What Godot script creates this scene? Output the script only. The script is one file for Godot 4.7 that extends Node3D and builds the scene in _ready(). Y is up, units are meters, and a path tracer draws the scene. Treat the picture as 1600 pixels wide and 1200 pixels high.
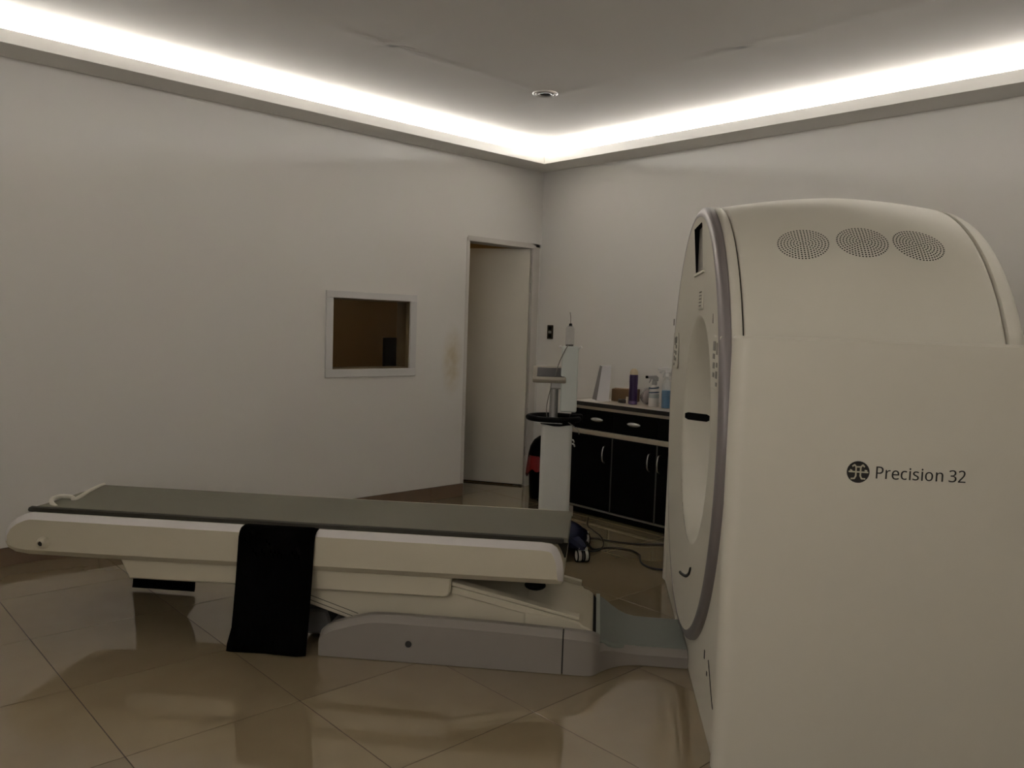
extends Node3D
# A scanner room: x runs along the right-hand wall, z along the left-hand wall, the far corner is the origin.
const UD := Vector3(0.75543, 0.0, -0.65523)   # table axis, towards the scanner ring
const VD := Vector3(0.65523, 0.0, 0.75543)    # across the table, towards the photographer
const W := 6.0
const D := 6.0
const H := 2.677      # underside of the cove soffit
const HC := 2.835      # ceiling
const EXPOSURE := 1.06
const LED_LIP := 12.0     # strips stuck inside the upstand, shining across the ledge at the wall
const LED_ADDED_ROW := 2.0     # added second row on the wall, brightening the room over the upstand
const LED_COLOR := Color(1.0, 0.995, 0.99)
const UNSEEN_WINDOW_LIGHT := 1.3  # strength of the unseen source behind the camera
var used := {}
var M := {}

func _ready():
	setup_camera_and_light()
	setup_materials()
	build_floor()
	build_walls()
	build_ceiling()
	build_doorway()
	build_window()
	build_control_room()
	build_scanner()
	build_table()
	build_cloth()
	build_cabinet()
	build_counter_items()
	build_injector()
	build_bin()
	build_small_things()

# ------------------------------------------------------------------ camera, light
func setup_camera_and_light():
	var cam := Camera3D.new(); cam.name = "camera"
	cam.position = Vector3(4.9595, 1.38565, 4.92637)
	cam.rotation_order = EULER_ORDER_YXZ
	cam.rotation = Vector3(-0.0734822, 0.8190875, 0.0329833)
	cam.fov = 50.723; cam.near = 0.05; cam.far = 60.0
	add_child(cam); cam.current = true
	var we := WorldEnvironment.new(); we.name = "world_environment"
	var e := Environment.new()
	e.background_mode = Environment.BG_COLOR
	e.background_color = Color(0.0, 0.0, 0.0)
	e.ambient_light_source = Environment.AMBIENT_SOURCE_DISABLED
	e.tonemap_mode = Environment.TONE_MAPPER_LINEAR
	e.tonemap_exposure = EXPOSURE
	e.sdfgi_enabled = true; e.ssao_enabled = true; e.ssil_enabled = true
	we.environment = e; add_child(we)
	# light strips inside the cove upstand, then an added second row above the ledge
	cove_strip(Vector3(0.243, H + 0.048, D / 2), Vector3(-1, -0.5, 0), D - 0.5, LED_LIP * 1.1, "white light strip in the ceiling cove above the left wall, inside the upstand")
	cove_strip(Vector3(W / 2, H + 0.048, 0.243), Vector3(0, -0.5, -1), W - 0.5, LED_LIP * 1.1, "white light strip in the ceiling cove above the right wall, inside the upstand")
	cove_strip(Vector3(W - 0.243, H + 0.048, D / 2), Vector3(1, -0.5, 0), D - 0.5, LED_LIP * 0.9, "light strip inside the cove upstand over the scanner's near end")
	cove_strip(Vector3(W / 2, H + 0.048, D - 0.243), Vector3(0, -0.5, 1), W - 0.5, LED_LIP * 0.9, "light strip inside the cove upstand behind the photographer")
	cove_strip(Vector3(0.02, H + 0.104, D / 2), Vector3(1, -0.3, 0), D - 0.2, LED_ADDED_ROW * 1.4, "added white light strip hidden high on the left wall over the cove ledge")
	cove_strip(Vector3(W / 2, H + 0.104, 0.02), Vector3(0, -0.3, 1), W - 0.2, LED_ADDED_ROW * 1.4, "added white light strip hidden high on the right wall over the cove ledge")
	cove_strip(Vector3(W - 0.02, H + 0.104, D / 2), Vector3(-1, -0.3, 0), D - 0.2, LED_ADDED_ROW * 0.15, "added unseen light strip over the cove ledge at the scanner's near end")
	cove_strip(Vector3(W / 2, H + 0.104, D - 0.02), Vector3(0, -0.3, -1), W - 0.2, LED_ADDED_ROW * 0.15, "added unseen light strip over the cove ledge behind the photographer")
	# unseen frosted window behind the camera, placed to light the surfaces facing it
	var c := Vector3(4.3, 1.75, D - 0.02)
	var s := S(); box(s, Vector3.ZERO, Vector3(1.6, 1.2, 0.01))
	var m := StandardMaterial3D.new(); m.albedo_color = Color(0.9, 0.9, 0.9); m.roughness = 0.9
	m.emission_enabled = true; m.emission = Color(1.0, 0.97, 0.93); m.emission_energy_multiplier = 0.5
	var root := Node3D.new(); root.name = "unseen_window_2"; root.set_meta("kind", "structure"); add_child(root); root.position = c
	obj("pane", s, m, root)
	s = S()
	for sg in [-1.0, 1.0]:
		box(s, Vector3(sg * 0.83, 0, 0), Vector3(0.06, 1.32, 0.04)); box(s, Vector3(0, sg * 0.63, 0), Vector3(1.6, 0.06, 0.04))
	obj("window_frame", s, mat(Color(0.85, 0.84, 0.82), 0.5), root)
	var l := AreaLight3D.new(); l.name = "unseen_window_light"; l.light_color = Color(1.0, 0.98, 0.95); l.light_energy = UNSEEN_WINDOW_LIGHT
	l.shadow_enabled = true; l.area_range = 12.0; l.area_attenuation = 2.0; l.area_size = Vector2(1.6, 1.2); l.position = c + Vector3(0, 0, -0.01)
	add_child(l, true)

func cove_strip(at: Vector3, towards: Vector3, length: float, power: float, label: String):
	var s := S()
	var c := at
	var face := towards.normalized()
	var B := Basis.looking_at(face, Vector3.UP)      # -z looks the way the strip shines, x runs along it
	box(s, Vector3.ZERO, Vector3(length, 0.012, 0.004), Transform3D(B, c))
	var m := StandardMaterial3D.new()
	m.albedo_color = Color(0.9, 0.9, 0.9); m.emission_enabled = true
	m.emission = Color(1.0, 1.0, 1.0); m.emission_energy_multiplier = 2.0
	var o := obj("light_strip", s, m); tag(o, label, "light strip", "cove light strips")
	var l := AreaLight3D.new(); l.name = "cove_light"
	l.light_color = LED_COLOR
	l.light_energy = power; l.shadow_enabled = true
	l.area_range = 12.0; l.area_attenuation = 2.0
	l.area_size = Vector2(length, 0.014)
	l.transform = Transform3D(B, c + face * 0.005)
	add_child(l, true)

# ------------------------------------------------------------------ materials
func mat(c: Color, rough := 0.5, metal := 0.0, spec := 0.5) -> StandardMaterial3D:
	var m := StandardMaterial3D.new()
	m.albedo_color = c; m.roughness = rough; m.metallic = metal; m.metallic_specular = spec
	return m

func grain(m: StandardMaterial3D, scale: float, depth: float, seed_: int):
	var n := FastNoiseLite.new(); n.seed = seed_; n.frequency = 0.03; n.fractal_octaves = 4
	var t := NoiseTexture2D.new(); t.width = 256; t.height = 256; t.seamless = true; t.noise = n
	t.as_normal_map = true; t.bump_strength = 4.0
	m.normal_enabled = true; m.normal_texture = t; m.normal_scale = depth
	m.uv1_triplanar = true; m.uv1_world_triplanar = true; m.uv1_scale = Vector3.ONE * scale

func mottle(m: StandardMaterial3D, scale: float, lo: Color, hi: Color, seed_: int, freq := 0.012):
	var n := FastNoiseLite.new(); n.seed = seed_; n.frequency = freq; n.fractal_octaves = 5
	var g := Gradient.new(); g.set_color(0, lo); g.set_color(1, hi)
	var t := NoiseTexture2D.new(); t.width = 256; t.height = 256; t.seamless = true; t.noise = n; t.color_ramp = g
	m.albedo_texture = t; m.uv1_triplanar = true; m.uv1_world_triplanar = true; m.uv1_scale = Vector3.ONE * scale

func setup_materials():
	M.wall = mat(Color(0.905, 0.893, 0.872), 0.85, 0, 0.3)
	mottle(M.wall, 0.35, Color(0.995, 0.993, 0.99), Color(1, 1, 1), 3)
	M.ceiling = mat(Color(0.905, 0.893, 0.876), 0.9, 0, 0.25)
	mottle(M.ceiling, 0.3, Color(0.985, 0.982, 0.978), Color(1, 1, 1), 5)
	M.lip = mat(Color(0.93, 0.92, 0.90), 0.85, 0, 0.3)
	M.trim = mat(Color(0.82, 0.80, 0.77), 0.5)
	M.grout = mat(Color(0.24, 0.19, 0.145), 0.9)
	M.tiles = []
	for k in 4:
		var c: float = 1.0 + [0.0, 0.03, -0.025, 0.012][k]
		var t := mat(Color(0.55 * c, 0.493 * c, 0.392 * c), 0.05, 0, 1.0)
		t.clearcoat_enabled = true; t.clearcoat = 0.5; t.clearcoat_roughness = 0.03
		mottle(t, 0.8, Color(0.94, 0.93, 0.91), Color(1, 1, 1), 11 + k, 0.008)
		M.tiles.append(t)
	M.skirting = mat(Color(0.46, 0.385, 0.32), 0.25)
	M.cream = mat(Color(0.82, 0.80, 0.745), 0.42, 0, 0.5)
	grain(M.cream, 9.0, 0.02, 21)
	M.cream_dark = mat(Color(0.74, 0.71, 0.63), 0.5)
	M.silver = mat(Color(0.50, 0.475, 0.475), 0.42, 0.35)
	M.base_silver = mat(Color(0.56, 0.535, 0.51), 0.5, 0.15)
	grain(M.base_silver, 60.0, 0.08, 23)
	M.grey_green = mat(Color(0.46, 0.475, 0.45), 0.5, 0.0)
	M.mat_grey = mat(Color(0.43, 0.42, 0.37), 0.65, 0, 0.25)
	grain(M.mat_grey, 40.0, 0.1, 25)
	M.mat_edge = mat(Color(0.20, 0.19, 0.165), 0.65, 0, 0.25)
	M.white = mat(Color(0.775, 0.745, 0.665), 0.4)
	M.strip = mat(Color(0.84, 0.82, 0.81), 0.4)
	M.dark = mat(Color(0.10, 0.09, 0.075), 0.6)
	M.hole = mat(Color(0.12, 0.105, 0.085), 0.9, 0, 0.1)
	M.black = mat(Color(0.018, 0.018, 0.018), 0.6, 0, 0.2)
	M.cloth = mat(Color(0.022, 0.021, 0.021), 0.95, 0, 0.1)
	grain(M.cloth, 30.0, 0.5, 27)
	M.gloss_black = mat(Color(0.014, 0.013, 0.012), 0.45, 0, 0.15)
	M.chrome = mat(Color(0.78, 0.78, 0.77), 0.22, 0.9)
	M.satin = mat(Color(0.62, 0.61, 0.60), 0.35, 0.6)
	M.cab_cream = mat(Color(0.66, 0.62, 0.55), 0.5)
	M.worktop = mat(Color(0.72, 0.68, 0.63), 0.35)
	M.key_grey = mat(Color(0.47, 0.45, 0.41), 0.5)
	M.ink = mat(Color(0.10, 0.09, 0.08), 0.6)
	M.blue = mat(Color(0.06, 0.08, 0.18), 0.45, 0, 0.3)
	M.cable = mat(Color(0.035, 0.025, 0.025), 0.5)
	M.tube_grey = mat(Color(0.45, 0.43, 0.40), 0.5)

# ------------------------------------------------------------------ mesh helpers
func S() -> SurfaceTool:
	var s := SurfaceTool.new(); s.begin(Mesh.PRIMITIVE_TRIANGLES); return s

func tri(s: SurfaceTool, a: Vector3, b: Vector3, c: Vector3, na: Vector3, nb: Vector3, nc: Vector3):
	var g := (c - a).cross(b - a)
	if g.length_squared() < 1e-18: return
	if g.dot(na + nb + nc) < 0:
		var t := b; b = c; c = t
		t = nb; nb = nc; nc = t
	s.set_normal(na); s.add_vertex(a); s.set_normal(nb); s.add_vertex(b); s.set_normal(nc); s.add_vertex(c)

func quad(s: SurfaceTool, a: Vector3, b: Vector3, c: Vector3, d: Vector3, n: Vector3):
	tri(s, a, b, c, n, n, n); tri(s, a, c, d, n, n, n)

func quadn(s: SurfaceTool, a: Vector3, b: Vector3, c: Vector3, d: Vector3, na: Vector3, nb: Vector3, nc: Vector3, nd: Vector3):
	tri(s, a, b, c, na, nb, nc); tri(s, a, c, d, na, nc, nd)

func box(s: SurfaceTool, c: Vector3, size: Vector3, T := Transform3D.IDENTITY):
	var h := size / 2
	for ax in 3:
		for sg in [-1.0, 1.0]:
			var n := Vector3.ZERO; n[ax] = sg
			var p := Vector3.ZERO; p[(ax + 1) % 3] = h[(ax + 1) % 3]
			var q := Vector3.ZERO; q[(ax + 2) % 3] = h[(ax + 2) % 3]
			var o: Vector3 = c + n * h[ax]
			quad(s, T * (o - p - q), T * (o + p - q), T * (o + p + q), T * (o - p + q), T.basis * n)

func rbox(s: SurfaceTool, c: Vector3, size: Vector3, r: float, T := Transform3D.IDENTITY, n := 3):
	r = minf(r, minf(size.x, minf(size.y, size.z)) * 0.499)
	var inner := size / 2 - Vector3.ONE * r
	var par := []
	for i in n + 1: par.append([-1.0, tan(-PI / 4 + PI / 4 * i / n)])
	for i in n + 1: par.append([1.0, tan(PI / 4 * i / n)])
	for ax in 3:
		for sg in [-1.0, 1.0]:
			var g := []
			for a in par:
				var row := []
				for b in par:
					var d := Vector3.ZERO; d[ax] = sg; d[(ax + 1) % 3] = a[1]; d[(ax + 2) % 3] = b[1]
					d = d.normalized()
					var o := Vector3.ZERO; o[ax] = sg * inner[ax]; o[(ax + 1) % 3] = a[0] * inner[(ax + 1) % 3]; o[(ax + 2) % 3] = b[0] * inner[(ax + 2) % 3]
					row.append([T * (c + o + d * r), (T.basis * d).normalized()])
				g.append(row)
			grid_quads(s, g)

func grid_quads(s: SurfaceTool, g: Array):
	for i in g.size() - 1:
		for j in g[i].size() - 1:
			var a = g[i][j]; var b = g[i + 1][j]; var c = g[i + 1][j + 1]; var d = g[i][j + 1]
			quadn(s, a[0], b[0], c[0], d[0], a[1], b[1], c[1], d[1])

# polygon in x,y pushed along z from z0 to z1, with a bevel; bev_st takes the upward and sideways bevel of the z1 end if given
func prism(s: SurfaceTool, poly: PackedVector2Array, z0: float, z1: float, bev := 0.0, T := Transform3D.IDENTITY, bev_st = null, bev_depth := -1.0):
	if bev_depth < 0: bev_depth = bev
	if Geometry2D.is_polygon_clockwise(poly): poly.reverse()
	# Godot's test has y down: make the signed area positive in y-up terms
	var area := 0.0
	for i in poly.size():
		area += poly[i].cross(poly[(i + 1) % poly.size()])
	if area < 0: poly.reverse()
	var n := poly.size()
	var en := []
	for i in n:
		var d := (poly[(i + 1) % n] - poly[i]).normalized()
		en.append(Vector2(d.y, -d.x))
	var ins := PackedVector2Array()
	for i in n:
		var a: Vector2 = en[(i + n - 1) % n]; var b: Vector2 = en[i]
		ins.append(poly[i] - (a + b) / maxf(1.0 + a.dot(b), 0.3) * bev)
	for i in n:
		var j := (i + 1) % n
		var f: Vector2 = en[i]
		var na: Vector2 = f; var nb: Vector2 = f
		if f.dot(en[(i + n - 1) % n]) > 0.75: na = (f + en[(i + n - 1) % n]).normalized()
		if f.dot(en[j]) > 0.75: nb = (f + en[j]).normalized()
		var A := Vector3(na.x, na.y, 0); var B := Vector3(nb.x, nb.y, 0)
		quadn(s, T * v3(poly[i], z0 + bev_depth), T * v3(poly[j], z0 + bev_depth), T * v3(poly[j], z1 - bev_depth), T * v3(poly[i], z1 - bev_depth), T.basis * A, T.basis * B, T.basis * B, T.basis * A)
		if bev > 0:
			for e in 2:
				var sg := -1.0 if e == 0 else 1.0
				var zi := z0 if e == 0 else z1
				var zo := z0 + bev_depth if e == 0 else z1 - bev_depth
				var ca := (A + Vector3(0, 0, sg)).normalized(); var cb := (B + Vector3(0, 0, sg)).normalized()
				var to: SurfaceTool = s
				if bev_st != null and e == 1 and f.y > -0.35: to = bev_st
				quadn(to, T * v3(poly[i], zo), T * v3(poly[j], zo), T * v3(ins[j], zi), T * v3(ins[i], zi), T.basis * ca, T.basis * cb, T.basis * cb, T.basis * ca)
	var idx := Geometry2D.triangulate_polygon(poly)
	for k in range(0, idx.size(), 3):
		var N := T.basis * Vector3(0, 0, 1)
		tri(s, T * v3(ins[idx[k]], z1), T * v3(ins[idx[k + 1]], z1), T * v3(ins[idx[k + 2]], z1), N, N, N)
		tri(s, T * v3(ins[idx[k]], z0), T * v3(ins[idx[k + 1]], z0), T * v3(ins[idx[k + 2]], z0), -N, -N, -N)

func v3(p: Vector2, z: float) -> Vector3: return Vector3(p.x, p.y, z)

func pv(a: Array) -> PackedVector2Array:
	var r := PackedVector2Array()
	for q in a: r.append(Vector2(q[0], q[1]))
	return r

func rrect(w: float, h: float, r: float, n := 5) -> PackedVector2Array:
	var o := PackedVector2Array()
	for k in 4:
		var c := Vector2([1, -1, -1, 1][k] * (w / 2 - r), [1, 1, -1, -1][k] * (h / 2 - r))
		for i in n + 1:
			o.append(c + Vector2.from_angle(PI / 2 * (k + float(i) / n)) * r)
	return o

# profile of [height along local y, radius]; side 1 = normals to the right of travel going up (outwards)
func lathe(s: SurfaceTool, prof: Array, T := Transform3D.IDENTITY, segs := 32, side := 1.0, sx := 1.0, sz := 1.0):
	var n := prof.size()
	var fn := []
	for i in n - 1:
		var d := Vector2(prof[i + 1][0] - prof[i][0], prof[i + 1][1] - prof[i][1]).normalized()
		fn.append(Vector2(-d.y, d.x) * side)    # (axis part, radial part)
	for i in n - 1:
		var a: Vector2 = fn[i]; var b: Vector2 = fn[i]
		if i > 0 and fn[i].dot(fn[i - 1]) > 0.6: a = (fn[i] + fn[i - 1]).normalized()
		if i < n - 2 and fn[i].dot(fn[i + 1]) > 0.6: b = (fn[i] + fn[i + 1]).normalized()
		for k in segs:
			var t0 := TAU * k / segs; var t1 := TAU * (k + 1) / segs
			quadn(s, T * lp(prof[i], t0, sx, sz), T * lp(prof[i], t1, sx, sz), T * lp(prof[i + 1], t1, sx, sz), T * lp(prof[i + 1], t0, sx, sz), T.basis * ln(a, t0), T.basis * ln(a, t1), T.basis * ln(b, t1), T.basis * ln(b, t0))

func lp(p: Array, t: float, sx: float, sz: float) -> Vector3: return Vector3(cos(t) * p[1] * sx, p[0], sin(t) * p[1] * sz)
func ln(n: Vector2, t: float) -> Vector3: return Vector3(cos(t) * n.y, n.x, sin(t) * n.y)

func tube(s: SurfaceTool, pts: Array, r: float, n := 8, smooth := 6):
	var path := []
	if smooth > 1 and pts.size() > 2:
		for i in pts.size() - 1:
			var p0: Vector3 = pts[maxi(i - 1, 0)]; var p1: Vector3 = pts[i]; var p2: Vector3 = pts[i + 1]; var p3: Vector3 = pts[mini(i + 2, pts.size() - 1)]
			for k in smooth: path.append(p1.cubic_interpolate(p2, p0, p3, float(k) / smooth))
		path.append(pts[-1])
	else: path = pts
	var rings := []
	var up := Vector3.UP
	for i in path.size():
		var d: Vector3 = (path[mini(i + 1, path.size() - 1)] - path[maxi(i - 1, 0)]).normalized()
		if absf(d.dot(up)) > 0.95: up = Vector3(1, 0, 0) if absf(d.x) < 0.9 else Vector3(0, 0, 1)
		var x := d.cross(up).normalized(); var y := x.cross(d).normalized(); up = y
		var row := []
		for k in n + 1:
			var a := TAU * k / n; var nn := x * cos(a) + y * sin(a)
			row.append([path[i] + nn * r, nn])
		rings.append(row)
	grid_quads(s, rings)
	for e in [0, rings.size() - 1]:
		var d: Vector3 = (path[0] - path[1]).normalized() if e == 0 else (path[-1] - path[-2]).normalized()
		for k in n: tri(s, path[e], rings[e][k][0], rings[e][k + 1][0], d, d, d)

# sections: list of rings (closed, same count); every strip is smooth lengthwise and creased across
func loft(s: SurfaceTool, secs: Array, caps := true):
	var n: int = secs[0].size()
	var cen := []
	for q in secs:
		var c := Vector3.ZERO
		for p in q: c += p
		cen.append(c / n)
	for j in n:
		var k := (j + 1) % n
		var nor := []
		for i in secs.size():
			var i0 := maxi(i - 1, 0); var i1 := mini(i + 1, secs.size() - 1)
			var al: Vector3 = secs[i1][j] + secs[i1][k] - secs[i0][j] - secs[i0][k]
			var m: Vector3 = al.cross(secs[i][k] - secs[i][j]).normalized()
			if m.dot((secs[i][j] + secs[i][k]) / 2 - cen[i]) < 0: m = -m
			nor.append(m)
		for i in secs.size() - 1:
			quadn(s, secs[i][j], secs[i][k], secs[i + 1][k], secs[i + 1][j], nor[i], nor[i], nor[i + 1], nor[i + 1])
	if caps:
		for e in [0, secs.size() - 1]:
			var d: Vector3 = (cen[e] - cen[1 if e == 0 else e - 1]).normalized()
			for j in n: tri(s, cen[e], secs[e][j], secs[e][(j + 1) % n], d, d, d)

func ball(s: SurfaceTool, c: Vector3, r: Vector3, T := Transform3D.IDENTITY, n := 12):
	var g := []
	for i in n + 1:
		var row := []
		var a := PI * i / n
		for j in n * 2 + 1:
			var b := TAU * j / (n * 2)
			var d := Vector3(sin(a) * cos(b), cos(a), sin(a) * sin(b))
			row.append([T * (c + d * r), T.basis * (d / r).normalized()])
		g.append(row)
	grid_quads(s, g)

# ------------------------------------------------------------------ nodes
func numbered(called: String) -> String:
	var n: int = used.get(called, -1) + 1
	used[called] = n
	return called if n == 0 else "%s_%03d" % [called, n]

func obj(called: String, s: SurfaceTool, m: Material, parent: Node = self) -> MeshInstance3D:
	var o := MeshInstance3D.new()
	o.name = numbered(called) if parent == self else called
	o.mesh = s.commit(); o.material_override = m
	o.cast_shadow = GeometryInstance3D.SHADOW_CASTING_SETTING_ON
	parent.add_child(o, true)
	return o

func tag(o: Node, label: String, category: String, group := ""):
	o.set_meta("label", label); o.set_meta("category", category)
	if group != "": o.set_meta("group", group)

func thing(called: String, label: String, category: String, at := Vector3.ZERO, turn := 0.0, group := "") -> Node3D:
	var o := Node3D.new(); o.name = numbered(called); add_child(o, true)
	o.position = at; o.rotation.y = turn
	tag(o, label, category, group)
	return o

func struct(called: String, s: SurfaceTool, m: Material) -> MeshInstance3D:
	var o := obj(called, s, m); o.set_meta("kind", "structure"); return o

# a part of a thing that stands on the table axis, built in (u, height, v) coordinates
func part(called: String, s: SurfaceTool, m: Material, root: Node3D, parent: Node = null) -> MeshInstance3D:
	var o := obj(called, s, m, root if parent == null else parent)
	if parent == null: o.position = -(root.get_meta("uv_origin") as Vector3)
	return o

func ct_thing(called: String, label: String, category: String, u: float, v: float) -> Node3D:
	var t := thing(called, label, category, UD * u + VD * v, atan2(0.65523, 0.75543))
	t.set_meta("uv_origin", Vector3(u, 0, v))
	return t

# ------------------------------------------------------------------ room
func build_floor():
	var s := S()
	box(s, Vector3((W - 2.6) / 2, -0.0512, (D - 0.4) / 2), Vector3(W + 2.9, 0.100, D + 0.7))
	var fl := struct("floor", s, M.grout)
	var rng := RandomNumberGenerator.new(); rng.seed = 7
	var cache := {}
	for i in range(-4, 11):
		for j in range(-1, 11):
			var x0 := maxf(-0.0174 + 0.6 * i, -2.4); var x1 := minf(-0.0174 + 0.6 * (i + 1), W)
			var z0 := maxf(-0.0818 + 0.6 * j, -0.15); var z1 := minf(-0.0818 + 0.6 * (j + 1), D if i >= 0 else 3.0)
			if x1 - x0 < 0.03 or z1 - z0 < 0.03: continue
			var key := Vector2(snappedf(x1 - x0, 0.001), snappedf(z1 - z0, 0.001))
			if not cache.has(key):
				var t := S()
				prism(t, rrect(key.x - 0.0034, key.y - 0.0034, 0.001, 1), -0.011, 0.0, 0.0004, Transform3D(Basis(Vector3(1, 0, 0), Vector3(0, 0, -1), Vector3(0, 1, 0)), Vector3.ZERO))
				cache[key] = t.commit()
			var o := MeshInstance3D.new(); o.name = "tile"; o.mesh = cache[key]
			o.material_override = M.tiles[rng.randi() % 4]
			o.position = Vector3((x0 + x1) / 2, 0, (z0 + z1) / 2)
			fl.add_child(o, true)

func build_walls():
	# left wall with its openings: doorway z 0.1-0.8 up to 2.05, window z 1.357-2.01, y 1.033-1.53
	var s := S()
	var pieces := [[-0.15, 0.1, 0.0, HC], [0.1, 0.8, 2.05, HC], [0.8, 1.357, 0.0, HC], [1.357, 2.01, 0.0, 1.033], [1.357, 2.01, 1.53, HC], [2.01, D + 0.15, 0.0, HC]]
	for p in pieces:
		box(s, Vector3(-0.075, (p[2] + p[3]) / 2, (p[0] + p[1]) / 2), Vector3(0.15, p[3] - p[2], p[1] - p[0]))
	var wl := struct("wall_left", s, M.wall)
	# worn, yellowed patch beside the doorway where hands have touched the paint
	var img := Image.create(128, 256, false, Image.FORMAT_RGBA8)
	var ns := FastNoiseLite.new(); ns.seed = 9; ns.frequency = 0.035
	for y in 256:
		for x in 128:
			var dx := (x - 44.0) / 40.0; var dy := (y - 140.0) / 92.0
			var a := clampf(1.0 - sqrt(dx * dx + dy * dy), 0, 1)
			a = a * a * (3 - 2 * a) * (0.75 + 0.5 * ns.get_noise_2d(x, y))
			img.set_pixel(x, y, Color(0.903, 0.891, 0.87).lerp(Color(0.70, 0.62, 0.45), clampf(a * 0.55, 0, 1)))
	var sm := StandardMaterial3D.new()
	sm.albedo_texture = ImageTexture.create_from_image(img)
	sm.roughness = 0.85; sm.metallic_specular = 0.3
	var q := SurfaceTool.new(); q.begin(Mesh.PRIMITIVE_TRIANGLES)
	var c := [[0.802, 0.65, 0, 1], [1.2, 0.65, 1, 1], [1.2, 1.6, 1, 0], [0.802, 0.65, 0, 1], [1.2, 1.6, 1, 0], [0.802, 1.6, 0, 0]]
	for k in 6:
		q.set_normal(Vector3(1, 0, 0)); q.set_uv(Vector2(c[k][2], c[k][3])); q.add_vertex(Vector3(0.0008, c[k][1], c[k][0]))
	obj("stain", q, sm, wl)
	s = S(); box(s, Vector3(W / 2 + 0.075, HC / 2, -0.075), Vector3(W + 0.15, HC, 0.15)); struct("wall_right", s, M.wall)
	s = S(); box(s, Vector3(W + 0.075, HC / 2, D / 2), Vector3(0.15, HC, D)); struct("wall_back", s, M.wall)
	s = S(); box(s, Vector3(W / 2, HC / 2, D + 0.075), Vector3(W + 0.3, HC, 0.15)); struct("wall_front", s, M.wall)
	baseboard("baseboard_left", 0.8, D, true)
	baseboard("baseboard_right", 0.0, W, false)

func baseboard(called: String, a: float, b: float, along_z: bool):
	var s := S()
	var T := Transform3D.IDENTITY
	if along_z: box(s, Vector3(0.002, 0.0495, (a + b) / 2), Vector3(0.004, 0.099, b - a))
	else: box(s, Vector3((a + b) / 2, 0.0495, 0.002), Vector3(b - a, 0.099, 0.004))
	var root := struct(called, s, M.grout)
	var edge := -0.0818 if along_z else -0.0174
	while edge < b:
		var p := maxf(edge, a); var q := minf(edge + 0.6, b)
		edge += 0.6
		if q - p < 0.02: continue
		s = S()
		if along_z: rbox(s, Vector3(0.006, 0.049, (p + q) / 2), Vector3(0.012, 0.098, q - p - 0.003), 0.0015, T, 1)
		else: rbox(s, Vector3((p + q) / 2, 0.049, 0.006), Vector3(q - p - 0.003, 0.098, 0.012), 0.0015, T, 1)
		obj("tile", s, M.skirting, root)

func build_ceiling():
	var s := S()
	box(s, Vector3(W / 2, HC + 0.05, D / 2), Vector3(W + 0.3, 0.1, D + 0.3))
	var c := struct("ceiling", s, M.ceiling)
	# plasterboard joints that show as low ridges
	var runs := [[1.27, 0.3, 1.27, 5.2], [0.25, 1.2, 5.4, 1.2], [2.61, 0.3, 2.61, 1.25], [0.4, 2.42, 5.4, 2.42]]
	for r in runs:
		s = S()
		var a := Vector3(r[0], HC, r[1]); var b := Vector3(r[2], HC, r[3])
		var side := (b - a).normalized().cross(Vector3.UP)
		var secs := []
		for k in 9:
			var p := a.lerp(b, k / 8.0) + side * 0.012 * sin(k * 2.1 + r[0])
			secs.append([p - side * 0.06, p - side * 0.02 + Vector3.DOWN * 0.0009, p + side * 0.02 + Vector3.DOWN * 0.0009, p + side * 0.06])
		loft(s, secs, false)
		obj("joint_ridge", s, M.ceiling, c)
	# soffit ledge with an upstand that hides the light strip, one length per wall
	var w := 0.262; var t := 0.022; var up := 0.066
	var names := ["trim_1", "trim_2", "trim_3", "trim_4"]
	for k in 4:
		s = S()
		if k == 0 or k == 2:
			var x := w / 2 if k == 0 else W - w / 2
			var xl := w - 0.006 if k == 0 else W - w + 0.006
			box(s, Vector3(x, H + t / 2, D / 2), Vector3(w, t, D))
			box(s, Vector3(xl, H + t + (up - t) / 2, D / 2), Vector3(0.012, up - t, D - 2 * w + 0.024))
		else:
			var z := w / 2 if k == 1 else D - w / 2
			var zl := w - 0.006 if k == 1 else D - w + 0.006
			box(s, Vector3(W / 2, H + t / 2, z), Vector3(W - 2 * w, t, w))
			box(s, Vector3(W / 2, H + t + (up - t) / 2, zl), Vector3(W - 2 * w, up - t, 0.012))
		struct(names[k], s, M.lip)
	# recessed spot in the ceiling, unlit
	var d := thing("ceiling_spotlight", "small round recessed ceiling spotlight with white rim, switched off", "spotlight", Vector3(1.262, HC, 1.267))
	s = S(); lathe(s, [[0.0, 0.080], [-0.004, 0.079], [-0.008, 0.072], [-0.006, 0.056], [0.0, 0.052]], Transform3D.IDENTITY, 40, -1.0); obj("rim", s, mat(Color(0.85, 0.83, 0.8), 0.25), d)
	s = S(); lathe(s, [[-0.0065, 0.056], [-0.009, 0.053], [-0.0075, 0.038], [-0.003, 0.035]], Transform3D.IDENTITY, 40, -1.0); obj("inner_ring", s, M.satin, d)
	s = S(); lathe(s, [[-0.0015, 0.0], [-0.0015, 0.052]], Transform3D.IDENTITY, 32, 1.0); obj("lens", s, M.dark, d)

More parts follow.
